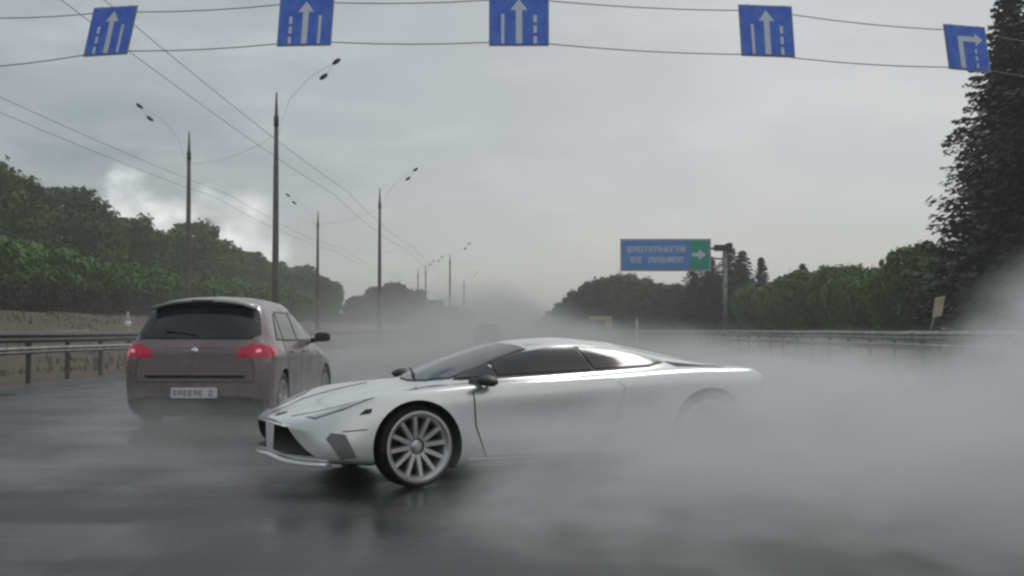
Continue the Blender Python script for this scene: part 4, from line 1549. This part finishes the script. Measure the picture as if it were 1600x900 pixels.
def spray_b(t, pv, m):
    pv.inputs['Color'].default_value = (0.955, 0.965, 0.97, 1)
    pv.inputs['Anisotropy'].default_value = 0.1
    tcn = N(t, 'ShaderNodeTexCoord')
    Pn = tcn.outputs['Object']
    s = N(t, 'ShaderNodeSeparateXYZ')
    t.links.new(Pn, s.inputs[0])
    x, y, z = s.outputs
    warp = N(t, 'ShaderNodeTexNoise')
    t.links.new(Pn, warp.inputs['Vector'])
    warp.inputs['Scale'].default_value = 0.9
    warp.inputs['Detail'].default_value = 1.0
    vm = N(t, 'ShaderNodeVectorMath', operation='MULTIPLY_ADD')
    t.links.new(warp.outputs['Color'], vm.inputs[0])
    vm.inputs[1].default_value = (0.9, 0.9, 0.9)
    t.links.new(Pn, vm.inputs[2])
    Pw = vm.outputs[0]
    nz = NOISE(t, MAPPING(t, Pw, rot=(0, R(26), 0), scale=(0.5, 0.7, 1.3)), 1.3, 2.0, 0.55)
    nf = NOISE(t, MAPPING(t, Pw, rot=(0, R(30), 0), scale=(0.7, 1, 2.2)), 3.4, 1.5, 0.6)
    nn = M(t, 'ADD', M(t, 'MULTIPLY', nz, 0.68), M(t, 'MULTIPLY', nf, 0.32))      # ~0.5
    # top of the cloud: low by the front wheel, waist high behind, a tall plume on the far right
    xr = M(t, 'SUBTRACT', x, M(t, 'MULTIPLY', M(t, 'SUBTRACT', y, 9.5), 0.28))
    H = M(t, 'ADD', MR(t, x, -0.55, 1.9, 0.32, 0.85), MR(t, xr, 3.0, 4.5, 0.0, 1.15))
    H = M(t, 'ADD', H, M(t, 'MULTIPLY', M(t, 'SUBTRACT', nn, 0.5), 1.5))
    vert = MR(t, M(t, 'SUBTRACT', H, z), -0.20, MR(t, xr, 2.6, 4.2, 0.40, 1.25))
    s0 = MR(t, y, 8.2, 9.0, -0.70, -0.50)
    start = MR(t, M(t, 'SUBTRACT', x, s0), 0.0, 0.65)
    lowz = M(t, 'MULTIPLY_ADD', MR(t, z, 0.60, 0.10), 1.3, 1.0)
    yn = MR(t, x, -1.0, 1.0, 6.6, 5.1)
    near = MR(t, M(t, 'SUBTRACT', y, yn), 0.0, 1.8)
    far = MR(t, y, 17.5, 12.0)
    dn = M(t, 'MULTIPLY', M(t, 'MULTIPLY', vert, start), M(t, 'MULTIPLY', near, far))
    dn = M(t, 'MULTIPLY', dn, MR(t, nn, 0.40, 0.60, 0.10, 1.0))
    # thin veil along the doors, thick around and behind the rear wheel
    dn = M(t, 'MULTIPLY', M(t, 'MULTIPLY', dn, lowz), M(t, 'MULTIPLY', MR(t, x, 0.7, 2.3, 0.36, 1.0), MR(t, x, 3.0, 4.2, 1.0, 0.5)))
    core = M(t, 'MULTIPLY', M(t, 'MULTIPLY', bell(t, x, 1.75, 0.75), bell(t, y, 10.0, 0.9)), MR(t, z, 0.80, 0.40))
    dn = M(t, 'ADD', dn, M(t, 'MULTIPLY', core, 1.9))
    t.links.new(M(t, 'MULTIPLY', dn, 1.45), pv.inputs['Density'])
    m.cycles.volume_step_rate = 0.5
    m.cycles.homogeneous_volume = False


vol_obj('tyre_spray', (-1.3, 5.0, 0.006), (7.5, 18.0, 2.9), 'thick pale cloud of water spray thrown up around the rear of the sports car', spray_b)


def mist_b(t, pv, m):
    pv.inputs['Color'].default_value = (0.86, 0.865, 0.86, 1)
    tcn = N(t, 'ShaderNodeTexCoord')
    Pn = tcn.outputs['Object']
    s = N(t, 'ShaderNodeSeparateXYZ')
    t.links.new(Pn, s.inputs[0])
    x, y, z = s.outputs
    nz = NOISE(t, MAPPING(t, Pn, scale=(0.35, 0.12, 0.8)), 1.0, 2.0, 0.5)
    H = M(t, 'ADD', M(t, 'MULTIPLY', M(t, 'MULTIPLY_ADD', y, 0.045, 0.2), MR(t, x, 5.0, -1.0, 0.28, 1.0)), M(t, 'MULTIPLY', nz, 1.7))
    v = MR(t, z, H, 0.0)
    ex = M(t, 'MULTIPLY', MR(t, x, -8.5, -3.5), MR(t, x, 10.5, 6.0))
    ed = M(t, 'MULTIPLY', MR(t, y, 13.0, 22), MR(t, y, 150, 90))
    d_ = M(t, 'MULTIPLY', M(t, 'MULTIPLY', v, ex), M(t, 'MULTIPLY', ed, MR(t, nz, 0.3, 0.65, 0.4, 1)))
    t.links.new(M(t, 'MULTIPLY', d_, 0.066), pv.inputs['Density'])


vol_obj('road_mist', (-9, 12.8, 0.006), (10.7, 152, 8.0), 'low grey mist of traffic spray hanging over the road ahead', mist_b)


def wake_b(t, pv, m):
    pv.inputs['Color'].default_value = (0.82, 0.83, 0.83, 1)
    tcn = N(t, 'ShaderNodeTexCoord')
    Pn = tcn.outputs['Object']
    s = N(t, 'ShaderNodeSeparateXYZ')
    t.links.new(Pn, s.inputs[0])
    x, y, z = s.outputs
    nz = NOISE(t, MAPPING(t, Pn, scale=(1.0, 0.6, 1.6)), 1.6, 2.0, 0.5)
    v = MR(t, z, M(t, 'MULTIPLY', nz, 1.15), 0.0)
    ex = M(t, 'MULTIPLY', MR(t, x, -5.5, -4.5), MR(t, x, -1.0, -2.4))
    ed = M(t, 'MULTIPLY', MR(t, y, 12.2, 14.2), MR(t, y, 23.0, 19.0))
    t.links.new(M(t, 'MULTIPLY', M(t, 'MULTIPLY', v, M(t, 'MULTIPLY', ex, ed)), 0.30), pv.inputs['Density'])


vol_obj('wheel_mist', (-5.6, 12.0, 0.006), (-0.95, 23.2, 0.9), 'low grey spray trailing around the wheels of the hatchback', wake_b)


def wisps_b(t, pv, m):
    pv.inputs['Color'].default_value = (0.86, 0.87, 0.875, 1)
    tcn = N(t, 'ShaderNodeTexCoord')
    Pn = tcn.outputs['Object']
    s = N(t, 'ShaderNodeSeparateXYZ')
    t.links.new(Pn, s.inputs[0])
    x, y, z = s.outputs
    nz = NOISE(t, MAPPING(t, Pn, rot=(0, 0, R(32)), scale=(0.35, 0.9, 0.8)), 1.5, 2.5, 0.55)
    v = MR(t, z, 0.46, 0.0)
    ex = M(t, 'MULTIPLY', MR(t, x, -6.0, -4.2), MR(t, x, -1.12, -1.6))
    ed = M(t, 'MULTIPLY', MR(t, y, 7.4, 9.6), MR(t, y, 14.8, 12.0))
    d_ = M(t, 'MULTIPLY', v, M(t, 'MULTIPLY', ex, M(t, 'MULTIPLY', ed, MR(t, nz, 0.47, 0.61))))
    t.links.new(M(t, 'MULTIPLY', d_, 0.44), pv.inputs['Density'])
    m.cycles.volume_step_rate = 0.5


vol_obj('ground_spray', (-6.1, 7.3, 0.006), (-1.1, 11.9, 0.5), 'thin streaks of spray drifting low over the wet road before the two cars', wisps_b)

# ------------------------------------------------------------------ labels that single out pieces of the rows
def image_x(o):
    p = o.matrix_world.translation
    return 800 + 2000 * p.x / p.y


bpy.context.view_layer.update()
SINGLE = {
    'broadleaf trees in the row behind the left hedge': [
        (40, 'broadleaf tree at the left edge of the photo, tallest looking of the row'), (165, 'broadleaf tree standing just left of the white cloud break'),
        (215, 'broadleaf tree rising under the white cloud break'), (278, 'broadleaf tree directly behind the pole of the left street lamp'),
        (350, 'broadleaf tree between the left and the tallest street lamp'), (418, 'broadleaf tree directly behind the pole of the tallest street lamp'),
        (455, 'broadleaf tree just right of the tallest street lamp'), (498, 'broadleaf tree behind the slim far street lamp'), (520, 'last low broadleaf tree at the right end of the left row')],
    'green shrubs of the hedge on the left bank': [(10, 'bright green hedge shrub at the left edge of the photo'), (205, 'green hedge shrub above the pale marker post'),
        (275, 'green hedge shrub directly behind the left street lamp pole'), (410, 'green hedge shrub behind the tallest street lamp pole')],
    'low dark shrubs at the foot of the left hedge': [(10, 'low dark shrub at the left edge of the photo, below the hedge'), (203, 'low dark shrub directly above the pale marker post')],
    'light green young trees behind the right guard rail': [(1215, 'light green young tree left of the lone pointed spruce'), (1255, 'light green young tree at the foot of the lone pointed spruce'),
        (1300, 'light green young tree right of the lone pointed spruce'), (1440, 'light green young tree touching the towering dark spruce')],
    'brownish trees around the direction sign': [(905, 'brownish tree above and behind the yellowish board'), (948, 'brownish tree left of the direction sign board'),
        (975, 'brownish tree under the left end of the direction sign'), (1040, 'brownish tree under the middle of the direction sign'),
        (1135, 'brownish tree behind the post of the direction sign'), (850, 'farthest brownish tree fading towards the vanishing point')],
    'misty trees of the far clump left of centre': [(560, 'leftmost grey tree of the rounded misty clump'), (618, 'tallest grey tree in the middle of the rounded misty clump'),
        (722, 'lowest grey tree at the right end of the misty clump')],
    'thicket shrubs behind the right young trees': [(1255, 'thicket shrub behind the lone pointed spruce')],
}
for gname, marks in SINGLE.items():
    members = [o for o in bpy.data.objects if o.get('group') == gname]
    taken = set()
    for px, lab in marks:
        best = min((o for o in members if o.name not in taken), key=lambda o: abs(image_x(o) - px))
        taken.add(best.name)
        best['label'] = lab
